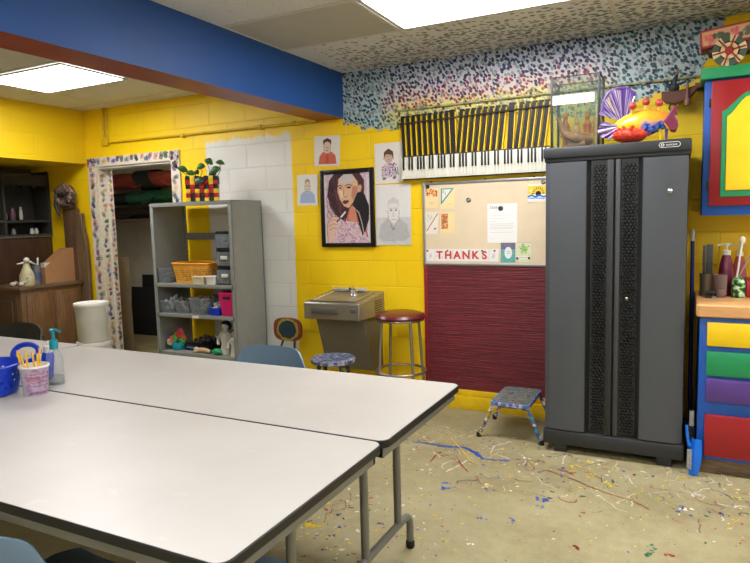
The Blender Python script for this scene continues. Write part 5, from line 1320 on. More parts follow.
# middle shelf (z .684)
GBn = 'clear bins on the middle shelf'
tub('storage_bin', 'clear bin of white crumpled scraps at the door end of the middle shelf', 'bin', -4.08, y1, .685, .165, .22, .10, M_cloud, .86, content=M_whites, seed=3, ch=1.15, group=GBn)
tub('storage_bin', 'clear bin of mixed brown scraps second along the middle shelf', 'bin', -3.908, y1, .685, .160, .22, .105, M_cloud, .86, content=M_mix, seed=4, ch=.9, group=GBn)
tub('storage_bin', 'larger clear bin of shells in the middle of the middle shelf', 'bin', -3.712, y1 + .01, .685, .215, .24, .135, M_cloud, .88, content=M_shell, seed=5, ch=.95, group=GBn)
tub('small_tub', 'low blue tub between the shell bin and the pink bin', 'tub', -3.546, SY0 + .09, .685, .108, .15, .062, M_bluep, .9, content=M_whites, seed=8, ch=1.2)
tub('pink_bin', 'bright pink bin with a hand hole on the middle shelf', 'bin', -3.396, SY0 + .15, .685, .178, .27, .195, M_pink, .84, rim=.007, handle=True)
# lower shelf (z .345)
ZB = .346
t_ = thing('toy_plant', 'colourful toy flower bunch in a teal pot on the lower shelf', 'toy', (-4.035, SY0 + .10, ZB))
b = MB(); b.lathe([(.001, 0), (.05, 0), (.062, .04), (.056, .065), (.001, .066)], 20); b.build('pot', M_teal, t_)
fl = [(-.05, .09, (230, 60, 90)), (.0, .13, (220, 70, 40)), (.05, .10, (240, 120, 60)), (-.02, .10, (60, 170, 70)), (.045, .075, (80, 180, 80)), (.02, .155, (236, 80, 130)), (-.075, .065, (200, 190, 160))]
for i, (x, z, cc) in enumerate(fl):
    b = MB()
    for k in range(5): a = 2 * PI * k / 5; b.ell((x + .020 * math.cos(a), -.03 + (i % 3) * .02, z + .020 * math.sin(a)), (.018, .010, .018), None, 10, 6)
    b.build('flower', mat('toy_colour', cc, .5), t_)
t_ = thing('tray', 'black tray with a light blue stripe on the lower shelf', 'tray', (-3.83, SY0 + .20, ZB))
b = MB(); b.span((-.13, -.11, 0), (.13, .11, .055), .010); b.build('body', M_black, t_); b = MB(); b.span((-.11, -.113, .020), (.07, -.109, .036)); b.build('stripe', mat('pale_blue', (70, 120, 170), .5), t_)
b = MB(); q = random.Random(2)
for i in range(14): b.ell((q.uniform(-.1, .1), q.uniform(-.08, .08), .065 + q.uniform(0, .03)), (.03, .022, .02), (q.random(), q.random(), q.random()), 8, 5)
o = b.build('contents', M_dk, t_); o['kind'] = 'stuff'
t_ = thing('bowl', 'grey bowl with a purple rim behind the white figurines', 'bowl', (-3.605, SY0 + .29, ZB))
b = MB(); b.lathe([(.001, 0), (.05, 0), (.085, .06), (.092, .10), (.085, .10), (.05, .01), (.001, .008)], 26); b.build('bowl', mat('grey_ceramic', (120, 116, 120), .4), t_)
b = MB(); b.sweep([(.089 * math.cos(2 * PI * k / 28), .089 * math.sin(2 * PI * k / 28), .10) for k in range(28)], .008, 8, closed=True); b.build('rim', mat('purple_rim', (120, 40, 100), .4), t_)
M_pw = mat('chalk_white', (196, 190, 176), .6, var=.1)
def figurine(label, x, y, s):
    t = thing('figurine', label, 'figurine', (x, y, ZB), 0, 'white figurines with black hair')
    b = MB(); b.lathe([(.001, 0), (.055 * s, 0), (.050 * s, .04 * s), (.038 * s, .09 * s), (.052 * s, .14 * s), (.046 * s, .18 * s), (.018 * s, .20 * s)], 18); b.sweep([(-.045 * s, -.01, .17 * s), (-.07 * s, -.02, .12 * s), (-.05 * s, -.04, .08 * s)], .013 * s, 8); b.sweep([(.045 * s, -.01, .17 * s), (.07 * s, -.02, .12 * s), (.05 * s, -.04, .08 * s)], .013 * s, 8); b.build('body', M_pw, t)
    b = MB(); b.ell((0, -.004, .232 * s), (.034 * s, .034 * s, .042 * s)); b.ell((0, -.038 * s, .228 * s), (.006, .008, .008)); b.build('head', M_pw, t)
    b = MB(); b.ell((0, .006, .255 * s), (.040 * s, .038 * s, .028 * s)); b.ell((-.02 * s, .02 * s, .235 * s), (.022 * s, .022 * s, .035 * s)); b.ell((.02 * s, .02 * s, .235 * s), (.022 * s, .022 * s, .035 * s)); b.build('hair', M_black, t)
    b = MB()
    for sx in (-1, 1): b.ell((sx * .013 * s, -.034 * s, .238 * s), (.004, .004, .004), None, 8, 6)
    b.sweep([(-.012 * s, -.036 * s, .215 * s), (.012 * s, -.036 * s, .215 * s)], .002, 6); b.build('face_paint', M_black, t)
figurine('taller white figurine with black hair on the lower shelf', -3.490, SY0 + .10, 1.02); figurine('shorter white figurine close to the end post of the shelf unit', -3.370, SY0 + .07, .80)
t_ = thing('doll', 'small pale doll lying on the front of the lower shelf', 'doll', (-3.70, SY0 + .05, ZB))
b = MB(); b.sweep([(-.06, 0, .022), (-.02, 0, .026), (.03, 0, .024), (.08, -.01, .018)], [.018, .022, .020, .012], 10); b.sweep([(-.05, -.02, .02), (-.07, -.035, .015), (-.10, -.03, .012)], .008, 8); b.sweep([(.03, .01, .02), (.08, .02, .015)], .011, 8); b.build('body', mat('doll_skin', (206, 170, 130), .5), t_)
b = MB(); b.ell((-.09, .005, .026), (.024, .02, .022)); b.build('head', mat('doll_head', (210, 190, 160), .5), t_)
t_ = thing('toy_turtle', 'small green lump shaped toy on the front of the lower shelf', 'toy', (-3.535, SY0 + .028, ZB))
b = MB(); b.ell((0, 0, .03), (.05, .03, .026)); b.build('shell', M_green, t_); b = MB(); b.ell((-.055, -.006, .026), (.017, .014, .013)); b.ell((.045, .0, .015), (.016, .012, .010)); b.build('head', mat('dark_green', (40, 84, 50), .5), t_)

# plant in block pot on top of the shelf unit
t_ = thing('potted_plant', 'leafy plant in a black, red and yellow block pot on the shelf unit', 'plant', (-3.725, SY0 + .17, SH), .55)
Mb = {'k': mat('toy_block_black', (20, 20, 22), .3), 'r': mat('toy_block_red', (190, 24, 30), .3), 'y': mat('toy_block_yellow', (246, 208, 40), .3)}
rows = ['kykkk..kkkyk', 'rykrr..krryr', 'krkkkrrkkkrk', 'yryyyrryyyry', 'rkrrrkkrrrkr', 'ykyyykkyyyky']
rows = ['k y k . k y k', 'r y r . r y r', 'k r k r k r k', 'y r y r y r y', 'r k r k r k r', 'y k y k y k y']
bw, bh = .039, .037
for j, row in enumerate(rows):
    cells = row.split()
    for k, cc in enumerate(cells):
        if cc == '.': continue
        x = (k - 3) * bw; z = (5 - j) * bh
        b = MB(); b.span((x - bw / 2 + .0005, -.042, z + .0004), (x + bw / 2 - .0005, .042, z + bh), .002); lab(b.build('block', Mb[cc], t_), {'k': 'black', 'r': 'red', 'y': 'yellow'}[cc] + ' block of the pot')
b = MB(); b.span((-.14, -.036, .15), (.14, .036, .212)); b.build('soil', M_dark, t_)
M_leaf = mat('leaf_green', (62, 104, 46), .45, var=.25, vs=20); M_leafd = mat('leaf_dark', (36, 66, 44), .45, var=.25, vs=20)
def leaf(base, tip, wd, mm, up=.01, nm='leaf'):
    base, tip = Vector(base), Vector(tip); ax = tip - base; sd = ax.cross(Vector((0, -1, .35))).normalized()
    b = MB(); b.surf(lambda u, v: base + ax * v + sd * ((u - .5) * 2 * wd * 1.3 * math.sin(PI * min(1, v * .98 + .01)) ** .8) + Vector((0, -.018 * (1 - abs(u - .5) * 2) * math.sin(PI * v), up * math.sin(PI * v))), 6, 10, .0015)
    return b.build(nm, mm, t_)
stems = [((-.10, 0, .2), (-.16, -.01, .26), (-.235, -.02, .315)), ((-.06, 0, .2), (-.05, 0, .255), (-.03, 0, .27)), ((-.02, 0, .2), (.005, 0, .26), (-.01, -.01, .30)), ((.05, 0, .2), (.07, 0, .27), (.04, 0, .345)), ((.10, 0, .2), (.11, 0, .25), (.15, -.01, .27)), ((.12, 0, .2), (.16, 0, .27), (.155, 0, .335))]
b = MB()
for s_ in stems: b.sweep(s_, .003, 6)
b.build('stems', M_leaf, t_)
for bs, tp, wd, mm in (((-.235, -.02, .318), (-.195, -.03, .285), .012, M_leafd), ((-.20, -.02, .295), (-.11, -.03, .255), .022, M_leaf), ((-.13, -.02, .245), (-.05, -.03, .235), .020, M_leaf), ((-.06, -.02, .262), (-.02, -.03, .235), .018, M_leafd), ((-.04, -.01, .285), (.035, -.02, .305), .023, M_leaf), ((.03, -.01, .36), (.10, -.02, .315), .022, M_leaf), ((.07, -.02, .24), (.165, -.03, .285), .026, M_leaf), ((.12, -.01, .335), (.20, -.02, .318), .017, M_leaf), ((-.02, -.04, .215), (.0, -.075, .145), .032, M_leafd), ((.06, -.02, .23), (.13, -.03, .235), .022, M_leafd)):
    leaf(bs, tp, wd, mm)

# ------------------------------------------------------------------ on the tables
ZT = .7402
t_ = thing('soap_bottle', 'clear pump bottle with a teal pump on the rear table', 'bottle', (-2.585, 1.835, ZT), .15); t_.scale = (1.05, 1.05, 1.14)
M_soap = clear('soap_bottle_clear', (244, 246, 246), .08, (200, 204, 206), .3)
b = MB(); b.lathe([(.001, 0), (.036, 0), (.039, .006), (.039, .095), (.036, .115), (.026, .135), (.016, .145), (.015, .152), (.001, .152)], 28, sx=1.0, sy=.75); b.build('body', M_soap, t_)
b = MB(); b.lathe([(.001, .004), (.034, .004), (.036, .035), (.001, .036)], 24, sx=1.0, sy=.75); b.build('liquid', clear('soap_liquid', (236, 238, 236), .12, (200, 202, 202), .2), t_)
b = MB(); b.lathe([(.018, .145), (.018, .178), (.012, .183), (.006, .185), (.006, .212), (.013, .214), (.013, .224), (.003, .226)], 20); b.sweep([(-.012, 0, .220), (.02, 0, .221), (.042, 0, .216)], [.008, .0065, .005], 8); b.build('pump', M_teal, t_)

t_ = thing('yogurt_tub', 'white and lilac plastic tub holding yellow brushes on the tables', 'tub', (-2.524, 1.690, ZT)); t_.scale = (1.06, 1.06, 1.06)
c = Canvas(160, 60, (222, 206, 220), 1, 1); q = random.Random(12)
c.rect(0, 0, .16, 1, (224, 222, 226)); c.rect(.62, 0, 1, 1, (222, 218, 226))
for i in range(160): c.ell(q.uniform(.18, .62), q.uniform(0, 1), .02, .05, q.choice([(206, 150, 200), (188, 128, 190), (222, 184, 216), (230, 200, 220), (200, 140, 180)]), .6)
c.rect(.20, .55, .36, .72, (214, 120, 140), .7)
for v in (.80, .66, .5, .36): c.rect(.03, v, .13, v + .03, (120, 116, 140), .8); c.rect(.24, v - .02, .5, v + .012, (150, 100, 150), .6)
c.rect(.46, .16, .58, .34, (226, 216, 230), .9); c.ell(.48, .8, .012, .04, (90, 80, 110)); c.rect(.22, .06, .45, .14, (170, 110, 170), .8)
rb, rt_, hh = .046, .054, .112
def wrap(px, py, pz):
    u = px + .5; v = pz; r = rb + (rt_ - rb) * v; a = -PI / 2 - .9 + u * 2 * PI; return (r * math.cos(a), r * math.sin(a), v * hh)
lb = Canvas.mesh(c, 'label_print', t_, .0, fn=wrap, gloss=PAINTED_GLOSS)
for pl in lb.data.polygons: pl.use_smooth = True
b = MB(); b.lathe([(.001, .001), (rb - .001, .001), (rt_ - .001, hh), (rt_ + .004, hh + .001), (rt_ + .004, hh + .009), (rt_ - .003, hh + .009), (rt_ - .004, hh), (rb - .004, .006), (.001, .005)], 36); b.build('tub', M_wp, t_)
brushes = [(-.030, -.02, -.075, -.02, .185), (-.012, .0, -.042, -.03, .175), (.002, -.02, -.018, -.02, .19), (.02, .01, .04, -.03, .19), (.03, .0, .052, -.015, .18), (.024, -.015, .036, .01, .205)]
M_yw = mat('yellow_wood', (236, 182, 40), .4, var=.06)
nmz = ['leaning furthest towards the blue basket', 'second from the basket side of the tub', 'upright near the middle of the tub', 'crossing the others towards the soap bottle', 'leaning furthest towards the soap bottle', 'tallest, beside the soap bottle']
for (ax, ay, bx, by, L), nm in zip(brushes, nmz):
    b = MB(); b.sweep([(ax, ay, .012), (ax * .4 + bx * .6, ay * .4 + by * .6, .10), (bx, by, L)], [.003, .0048, .0042], 8)
    o = b.build('handle', M_yw); root = thing('paintbrush', 'yellow handled brush in the lilac tub, ' + nm, 'paintbrush', (-2.524, 1.690, ZT), 0, 'yellow handled brushes'); o.parent = root
    b = MB(); b.sweep([(bx, by, L), (bx + (bx - ax) * .03, by, L + .006)], [.0042, .002], 8); lab(b.build('tip', M_orange, root), 'rounded orange tip')
    b = MB(); b.sweep([(ax, ay, .006), (ax, ay, .016)], [.002, .004], 6); b.build('bristles', M_black, root)

# blue basket with big handles
t_ = thing('plastic_basket', 'blue plastic basket with round holes and looped handles on the table', 'basket', (-2.712, 1.60, ZT)); t_.scale = (1.06, 1.06, 1.08)
m, t = newmat('blue_basket_plastic'); p = t.pos(); x, y, z = t.xyz(p)
ang = t.m('ARCTAN2', y, x)
uu = t.m('MULTIPLY', ang, 24 / (2 * PI)); row = t.m('FLOOR', t.m('DIVIDE', z, .024)); uu = t.m('ADD', uu, t.m('MULTIPLY', row, .5))
du = t.m('MULTIPLY', t.m('SUBTRACT', t.m('FRACT', uu), .5), 1.25); dv = t.m('SUBTRACT', t.m('FRACT', t.m('DIVIDE', z, .024)), .5)
hole = t.m('LESS_THAN', t.m('ADD', t.m('MULTIPLY', du, du), t.m('MULTIPLY', dv, dv)), .085)
hole = t.m('MULTIPLY', hole, t.m('MULTIPLY', t.m('GREATER_THAN', z, .024), t.m('LESS_THAN', z, .096)))
pb = t.n('ShaderNodeBsdfPrincipled'); pb.inputs['Base Color'].default_value = lin((16, 58, 190)); pb.inputs['Roughness'].default_value = .32
tr = t.n('ShaderNodeBsdfTransparent'); mx = t.n('ShaderNodeMixShader'); t.put(mx.inputs[0], hole); t.t.links.new(pb.outputs[0], mx.inputs[1]); t.t.links.new(tr.outputs[0], mx.inputs[2])
out = t.n('ShaderNodeOutputMaterial'); t.t.links.new(mx.outputs[0], out.inputs[0])
b = MB(); b.lathe([(.001, .001), (.098, .001), (.108, .008), (.130, .118), (.133, .124), (.128, .124), (.104, .010), (.001, .005)], 48); b.build('bowl', m, t_)
for sgn, nm in ((1, 'handle'), (-1, 'handle')):
    ca, sa = (1, 0) if sgn > 0 else (-.35, .94)
    P = []
    for k in range(28):
        a = 2 * PI * k / 28; u_, w_, v_ = .082 * math.cos(a), .157 + .022 * math.sin(a), .150 + .034 * math.sin(a)
        P.append((u_ + .022, w_, v_ - .010) if sgn > 0 else (-w_, u_ - .02, v_))
    b = MB(); b.sweep(P, .0115, 10, closed=True); b.build(nm, M_bluep, t_)
b = MB(); b.sweep([(.131 * math.cos(2 * PI * k / 40), .131 * math.sin(2 * PI * k / 40), .121) for k in range(40)], .006, 8, closed=True); b.build('rim', M_bluep, t_)
t_ = thing('glue_bottle', 'blue bottle with a white nozzle standing between the lilac tub and the soap bottle', 'bottle', (-2.712, 1.878, ZT + .004), 0); t_.rotation_euler = (0, .16, 0)
b = MB(); b.lathe([(.001, 0), (.026, 0), (.028, .006), (.028, .11), (.024, .125), (.016, .132), (.001, .133)], 24); b.build('body', M_bluep, t_)
b = MB(); b.lathe([(.018, .130), (.021, .134), (.020, .160), (.010, .166), (.008, .185), (.002, .187)], 20); b.build('nozzle', M_wp, t_)

# ------------------------------------------------------------------ sideboard corner
t_ = thing('sideboard', 'brown wooden sideboard with panelled doors in the alcove', 'sideboard', (-5.60, 3.68, 0))
M_sb = wood('sideboard_wood', (88, 60, 34), (130, 94, 56), 'Z', 6)
M_sbt = wood('sideboard_top', (84, 62, 44), (116, 90, 64), 'Y', 5)
b = MB(); b.span((-.76, 0, .06), (0, .655, .875), .003); b.span((-.74, .02, 0), (-.03, .64, .06)); b.build('body', M_sb, t_)
b = MB(); b.span((-.78, -.02, .872), (.022, .672, .902), .006); b.build('top', M_sbt, t_)
for y0, y1_ in ((.045, .318), (.338, .615)):
    b = MB(); b.span((0, y0, .10), (.014, y1_, .83), .003); dr = b.build('door', M_sb, t_)
    b = MB(); b.span((.012, y0 + .045, .15), (.022, y1_ - .045, .78), .008); b.build('raised_panel', M_sb, dr)
b = MB(); b.span((-.70, -.012, .10), (-.06, .0, .83), .003); b.span((-.64, -.020, .16), (-.12, -.010, .77), .008); b.build('end_panel', wood('sideboard_end_wood', (62, 44, 30), (88, 64, 42), 'Z', 6), t_)
t_ = thing('hutch', 'dark open hutch with a brown panelled back above the sideboard', 'hutch', (-6.37, 3.30, .902))
M_hb = wood('hutch_panel_wood', (54, 34, 24), (84, 54, 36), 'Z', 7)
b = MB(); b.span((0, .0, 0), (.255, 1.12, .478)); b.build('back_panel', M_hb, t_)
for z in (.47, .615, 1.09):
    b = MB(); b.span((0, 0, z), (.27, 1.12, z + .026), .003); b.build('shelf', M_hutch, t_)
b = MB(); b.span((0, 0, .48), (.02, 1.12, 1.10)); b.build('upper_back', M_hutch, t_)
for y in (0, .600, 1.094):
    b = MB(); b.span((0, y, .47), (.275, y + .026, 1.15), .003); b.build('upright', M_hutch, t_)
b = MB(); b.span((.24, .57, 1.00), (.262, 1.094, 1.09)); 
for k in range(4): b.lathe([(.022, .236), (.022, .266)], 14, c=(0, .62 + .11 * k, .995), axis='X')
b.build('scalloped_rail', M_hutch, t_)
b = MB(); b.span((.0, 0, .462), (.275, 1.12, .472), .002); b.build('ledge', mat('worn_edge', (120, 108, 92), .7, var=.3, vs=50), t_)
GH = 'ornaments on the hutch shelf'
for i, (y, r, h, cc, lb) in enumerate(((4.16, .020, .14, (214, 208, 196), 'white slim vase on the dark hutch shelf'), (4.07, .030, .13, (120, 80, 100), 'mottled violet ornament beside the white vase on the hutch'), (3.98, .032, .10, (150, 146, 150), 'grey ornament on the hutch shelf furthest from the planks'))):
    t_ = thing('ornament', lb, 'ornament', (-6.22, y, 1.543), 0, GH)
    b = MB(); b.lathe([(.001, 0), (r * .7, 0), (r, h * .3), (r * .8, h * .7), (r * .5, h * .9), (r * .6, h), (.001, h)], 18); b.build('body', mat('ornament_glaze', cc, .35, var=.4 if i else .05, vs=50), t_)
    b = MB(); b.lathe([(r * .72, .0), (r * .8, .008), (r * .3, .01)], 18); b.build('foot', M_hutch, t_)
for i, (y, cc, lb) in enumerate(((4.24, (206, 200, 190), 'small pale ornament under the hutch shelf near the planks'), (4.29, (200, 190, 176), 'tiny pale ornament at the end of the lower hutch shelf'), (4.04, (120, 130, 126), 'small grey ornament on the lower hutch shelf'))):
    b = MB(); b.lathe([(.001, 0), (.018, 0), (.024, .02), (.014, .05), (.016, .06), (.001, .062)], 14); single(b.build('ornament', mat('ornament_pale', cc, .5)), lb, 'ornament', (-6.18, y, 1.398), 0, 'small ornaments on the lower hutch shelf')

t_ = thing('ceramic_jug', 'cream painted jug with a bird shaped stopper on the sideboard', 'jug', (-5.74, 3.85, .902))
b = MB(); b.lathe([(.001, 0), (.064, 0), (.072, .02), (.068, .10), (.045, .15), (.030, .19), (.028, .21), (.034, .218), (.001, .218)], 26); b.build('body', speckled('jug_glaze', (206, 194, 150), [(150, 90, 60), (90, 110, 130)], 18, .3), t_)
b = MB(); b.ell((.01, .0, .250), (.026, .030, .026), (0, .3, .5)); b.sweep([(.0, -.0, .235), (-.02, -.04, .22), (-.03, -.075, .215)], [.012, .008, .004], 8); b.sweep([(.01, .02, .24), (.01, .06, .215), (.01, .10, .20)], [.012, .008, .004], 8); b.build('stopper', M_offwhite, t_)
t_ = thing('grey_canister', 'grey striped canister between the jug and the cardboard file', 'canister', (-5.78, 3.975, .902))
b = MB(); b.lathe([(.001, 0), (.045, 0), (.045, .19), (.042, .195), (.040, .19), (.040, .01), (.001, .01)], 22); b.build('body', mat('canister_grey', (92, 92, 96), .45, var=.2), t_); b = MB(); b.lathe([(.046, .05), (.046, .12)], 22); b.build('label_band', mat('canister_blue', (70, 80, 110), .5), t_)
for i, (dx, dy, ex, ey, lb) in enumerate(((0, -.01, .02, -.16, 'black marker lying across the grey canister'), (.01, .0, -.03, .11, 'white marker sticking out of the grey canister'))):
    b = MB(); b.cyl((dx, dy, .015), (dx + ex * .25, dy + ey * .22, .235), .008, seg=10); b.cyl((dx + ex * .25, dy + ey * .22, .235), (dx + ex * .28, dy + ey * .25, .262), .009, seg=10); single(b.build('marker', (M_black, M_offwhite)[i]), lb, 'marker', (-5.78, 3.975, .902), 0, 'markers in the grey canister')
t_ = thing('magazine_file', 'brown cardboard magazine file standing on the sideboard', 'file', (-5.72, 4.03, .902))
pr = [(0, 0), (.335, 0), (.335, .345), (.25, .345), (0, .16)]
for x in (-.10, 0): b = MB(); b.prism(pr, x - .002, x + .002, 'X'); b.build('side', M_card, t_)
b = MB(); b.span((-.10, .331, 0), (0, .335, .345)); b.span((-.10, 0, 0), (0, .004, .16)); b.span((-.10, 0, 0), (0, .335, .004)); b.build('spine', M_card, t_)
t_ = thing('papers', 'white papers standing in the cardboard file', 'papers', (-5.78, 4.05, .908)); b = MB(); b.span((-.03, .0, 0), (.03, .25, .20)); b.build('sheets', M_offwhite, t_)
for i, (y, x) in enumerate(((3.74, -5.80), (3.77, -5.72))):
    b = MB(); b.ell((0, 0, .022), (.03, .026, .022)); b.ell((.02, .02, .035), (.016, .014, .014)); single(b.build('shell', M_pw), ('pale lump on the sideboard corner furthest from the jug', 'pale lump on the sideboard beside the jug')[i], 'shell', (x, y, .902), 0, 'pale lumps on the sideboard')

M_plank = wood('old_plank', (80, 58, 42), (116, 86, 62), 'Z', 7)
b = MB(); b.box((0, 0, .825), (.215, .035, 1.65), .004); single(b.build('plank', M_plank), 'wide brown plank standing upright behind the sideboard end', 'plank', (-5.735, 4.385, 0))
b = MB(); q = random.Random(3)
pts = []
for k in range(13): z = 1.60 * k / 12; pts.append((-.065 + .012 * math.sin(z * 5) + q.gauss(0, .004), z))
for k in range(13): z = 1.60 * (12 - k) / 12; pts.append((.065 + .010 * math.sin(z * 7) + q.gauss(0, .004) - .02 * (z > 1.45), z))
b.prism(pts, -.025, .022); o = b.build('bark_slab', wood('bark_wood', (88, 68, 46), (128, 104, 72), 'Z', 6), None, bevel=.006); o.rotation_euler = (0, 0, 0); single(o, 'rough edged grey brown slab of wood leaning by the closet door', 'slab', (-5.548, 4.38, 0)); o.rotation_euler = (0, -.025, 0)
t_ = thing('mask_sculpture', 'knotted dark mask sculpture resting on top of the upright plank', 'sculpture', (-5.74, 4.355, 1.665))
M_mk = speckled('mask_brown', (92, 72, 62), [(50, 40, 38), (140, 112, 96)], 16, .42); q = random.Random(15)
b = MB(); b.ell((0, 0, .12), (.13, .05, .115)); 
for i in range(26): a = q.uniform(0, 2 * PI); b.ell((.11 * math.cos(a), q.uniform(-.05, .0), .12 + .10 * math.sin(a)), (.035, .03, .028), (q.random() * 3, q.random() * 3, 0), 10, 6)
b.span((.03, -.02, 0), (.115, .02, .06), .01); b.build('face', M_mk, t_)
b = MB()
for i in range(9): 
    a = .4 + i * .32; b.sweep([(.03 * math.cos(a), -.05, .13 + .03 * math.sin(a)), (.09 * math.cos(a), -.06, .13 + .08 * math.sin(a)), (.12 * math.cos(a + .4), -.05, .13 + .11 * math.sin(a + .4))], [.014, .012, .006], 8)
b.build('twisted_strands', mat('strand_brown', (112, 88, 78), .6, var=.3, vs=30), t_)
b = MB(); b.ell((.02, -.055, .12), (.03, .02, .02)); b.ell((-.045, -.055, .135), (.022, .02, .016)); b.build('hollows', M_rubber, t_)
b = MB(); b.sweep([(-.12, -.03, .10), (-.135, -.04, .02), (-.10, -.035, -.06), (-.075, -.035, -.09)], [.022, .020, .018, .010], 10); b.build('hanging_tail', mat('tail_dark', (40, 42, 48), .5, var=.3, vs=40), t_)

def bucket(label, loc, lid, hs):
    t = thing('bucket', label, 'bucket', loc, .4, 'stacked white buckets')
    b = MB(); b.lathe([(.001, 0), (.130, 0), (.134, .006), (.143, .33), (.150, .332), (.150, .345), (.144, .347), (.145, .365), (.138, .365), (.128, .01), (.001, .008)], 36); b.build('body', M_offwhite, t)
    if lid: b = MB(); b.lathe([(.001, .372), (.135, .372), (.140, .378), (.152, .378), (.155, .370), (.155, .352), (.150, .350)], 36); b.build('lid', M_white, t)
    for s in (-1, 1): b = MB(); b.box((s * .148, 0, .305), (.016, .05, .05), .006); b.build('ear', M_offwhite, t)
    b = MB(); b.sweep([(.152 * math.cos(PI * k / 14), .158 * math.sin(PI * k / 14), .305 - .10 * math.sin(PI * k / 14)) for k in range(15)], .0028, 6); b.build('bail', M_chrome, t)
    t.scale = (.94, .94, hs)
bucket('white lidded bucket under the other, by the closet door', (-4.665, 3.70, 0), True, 1.20); bucket('white lidded bucket on top of another bucket by the closet door', (-4.665, 3.70, .457), True, .90)

# ------------------------------------------------------------------ inside the closet
b = MB(); b.span((-7.55, 5.60, 1.515), (-3.75, 6.04, 1.54)); b.span((-7.55, 5.59, 1.49), (-3.75, 5.605, 1.542)); o = b.build('closet_shelf', mat('closet_shelf_wood', (104, 92, 76), .6)); tag(o, 'deep shelf running across the closet behind the painted door frame', 'shelf')
def roll(name, label, z, y, r, x0, x1, mm, seed, cat='roll'):
    q = random.Random(seed); t = thing(name, label, cat, ((x0 + x1) / 2, y, z), 0, 'fabric rolls in the closet'); L = (x1 - x0) / 2
    b = MB(); b.surf(lambda u, v: ((v - .5) * 2 * L, r * (1 + .10 * math.sin(v * 17 + seed) * math.sin(u * 2 * PI * 2 + seed) + .05 * math.sin(u * 2 * PI * 5 + v * 9)) * math.cos(2 * PI * u), r + r * .82 * (1 + .08 * math.sin(v * 23) * math.sin(u * 12.566)) * math.sin(2 * PI * u)), 24, 30, 0, wrap=True); b.build('cloth', mm, t)
    b = MB(); b.sweep([((-.5 + .1 * k) * L * 1.2, -r * .98 + q.uniform(-.01, .01), r * (.7 + .5 * math.sin(k * 1.3 + seed))) for k in range(9)], [.012 + .008 * math.sin(k) for k in range(9)], 8); b.build('fold', mm, t)
    return t
t_ = roll('fabric_roll', 'faded red roll of fabric topmost on the closet shelf', 1.906, 5.80, .122, -6.95, -4.9, mat('faded_red', (150, 66, 56), .8, var=.3, vs=7), 1)
b = MB(); b.surf(lambda u, v: (-.28 + .28 * v + .05 * math.sin(u * 12.566), .142 * math.cos(2 * PI * u), .122 + .128 * math.sin(2 * PI * u)), 24, 6, 0, wrap=True); b.build('band', mat('black_band', (34, 40, 36), .6, var=.3), t_)
roll('fabric_roll', 'dark green plastic roll under the red fabric', 1.708, 5.76, .100, -6.36, -4.9, mat('dark_green_sheet', (34, 92, 66), .35, var=.35, vs=9), 4)
roll('fabric_roll', 'black bundle under the red roll at the jamb end of the closet shelf', 1.712, 5.80, .092, -7.25, -6.42, mat('black_bundle', (36, 36, 34), .6, var=.4, vs=9), 7)
roll('fabric_roll', 'dark brown bundle lying lowest on the closet shelf', 1.541, 5.79, .082, -7.1, -4.9, mat('dark_bundle', (50, 40, 34), .7, var=.4, vs=9), 9)
M_bd = mat('black_board', (24, 22, 22), .6, var=.15)
for i, (x0, x1, h, y, lb) in enumerate(((-6.66, -6.20, .64, 5.90, 'shorter black board leaning against the closet back wall'), (-6.53, -6.00, .80, 5.97, 'taller black board leaning against the closet back wall'))):
    b = MB(); b.box((0, 0, h / 2), (x1 - x0, .02, h), .003); o = b.build('black_board', M_bd); single(o, lb, 'board', ((x0 + x1) / 2, y, 0), 0, 'black boards in the closet'); o.rotation_euler = (-.06, 0, 0)
b = MB(); b.box((0, 0, .55), (.12, .02, 1.10), .003); o = b.build('board', M_card); o.data.materials[0] = mat('grey_brown_board', (140, 128, 104), .7); single(o, 'narrow brown board standing upright just inside the closet door', 'board', (-5.74, 5.02, 0)); o.rotation_euler = (0, 0, .5)
LAMP = 23.5; EXPO = 0.3
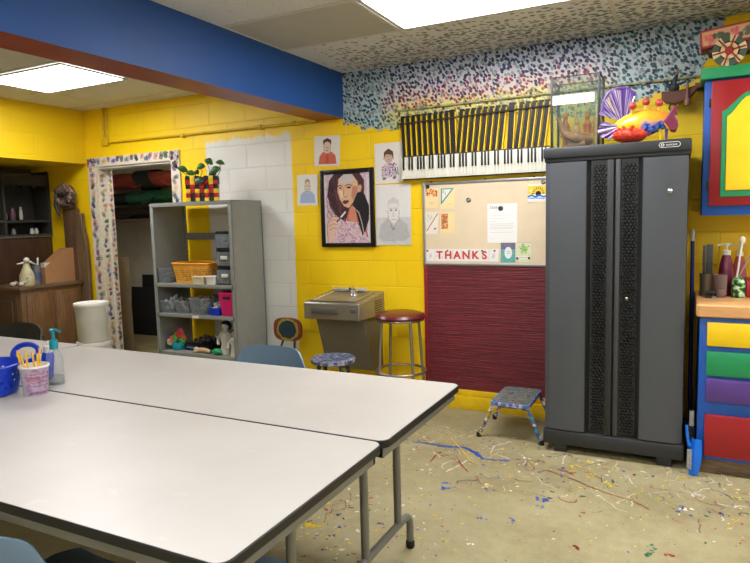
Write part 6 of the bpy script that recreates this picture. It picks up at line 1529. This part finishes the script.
# ------------------------------------------------------------------ lamps and camera
M_lamp = emit('fluorescent_diffuser', (234, 235, 240), LAMP)
M_lfr = mat('lamp_frame', (196, 192, 182), .5, var=.02)
def lamp(x0, x1, y0, y1, label):
    cx, cy = (x0 + x1) / 2, (y0 + y1) / 2; t = thing('ceiling_light', label, 'ceiling light', (cx, cy, HC - .004), 0, 'flush ceiling lights')
    w, d = (x1 - x0) / 2, (y1 - y0) / 2; f = .022; b = MB()
    for a, e in (((-w - f, -d - f), (w + f, -d)), ((-w - f, d), (w + f, d + f)), ((-w - f, -d), (-w, d)), ((w, -d), (w + f, d))): b.span((a[0], a[1], -.012), (e[0], e[1], -.001), .002)
    b.build('frame', M_lfr, t)
    b = MB(); b.span((-w, -d, -.008), (w, d, -.001)); b.build('diffuser', M_lamp, t)
lamp(-1.555, -.42, 3.02, 3.585, 'bright flush ceiling light in front of the dabbed mural')
lamp(-4.92, -4.01, 3.07, 3.625, 'bright flush ceiling light beyond the blue beam')
lamp(-1.555, -.42, -.03, .535, 'ceiling light above the near tables')
lamp(.88, 2.0, 3.02, 3.585, 'ceiling light over the drawer unit side')
lamp(.88, 2.0, .58, 1.145, 'ceiling light behind the viewer by the wall')
lamp(-1.555, -.42, -2.10, -1.535, 'ceiling light at the back of the room')

t_ = thing('closet_fill_light', 'small unseen fill light added on the closet ceiling just inside the door', 'ceiling light', (-5.0, 4.85, 2.40))  # added fill light, not a known fixture; brightens the closet interior
b = MB(); b.lathe([(.001, -.012), (.11, -.012), (.12, 0), (.001, 0)], 28); b.build('base', M_white, t_)
b = MB(); b.lathe([(.10, -.012), (.085, -.05), (.04, -.07), (.001, -.072)], 28); b.build('fill_globe', emit('closet_fill_globe', (255, 244, 226), 38.0), t_)
w = bpy.data.worlds.new('world'); scene.world = w; w.use_nodes = True
w.node_tree.nodes['Background'].inputs[0].default_value = (.9, .92, 1, 1); w.node_tree.nodes['Background'].inputs[1].default_value = .15

cam = bpy.data.cameras.new('camera'); co = bpy.data.objects.new('camera', cam); COL.objects.link(co)
cam.sensor_width = 36.0; cam.lens = 616.48 / 750 * 36; cam.clip_start = .02
yaw, pitch, roll = R(-26.659), R(-5.7593), R(-1.4363)
fwd = Vector((math.sin(yaw) * math.cos(pitch), math.cos(yaw) * math.cos(pitch), math.sin(pitch)))
rt = Vector((math.cos(yaw), -math.sin(yaw), 0)); up = rt.cross(fwd)
r2 = rt * math.cos(roll) + up * math.sin(roll); u2 = -rt * math.sin(roll) + up * math.cos(roll)
M = Matrix((r2, u2, -fwd)).transposed().to_4x4(); M.translation = Vector((0, 0, 1.462))
co.matrix_world = M
scene.camera = co
vs = scene.view_settings
vs.view_transform = 'Standard'; vs.look = 'None'; vs.exposure = EXPO; vs.gamma = 1.0; vs.use_curve_mapping = False
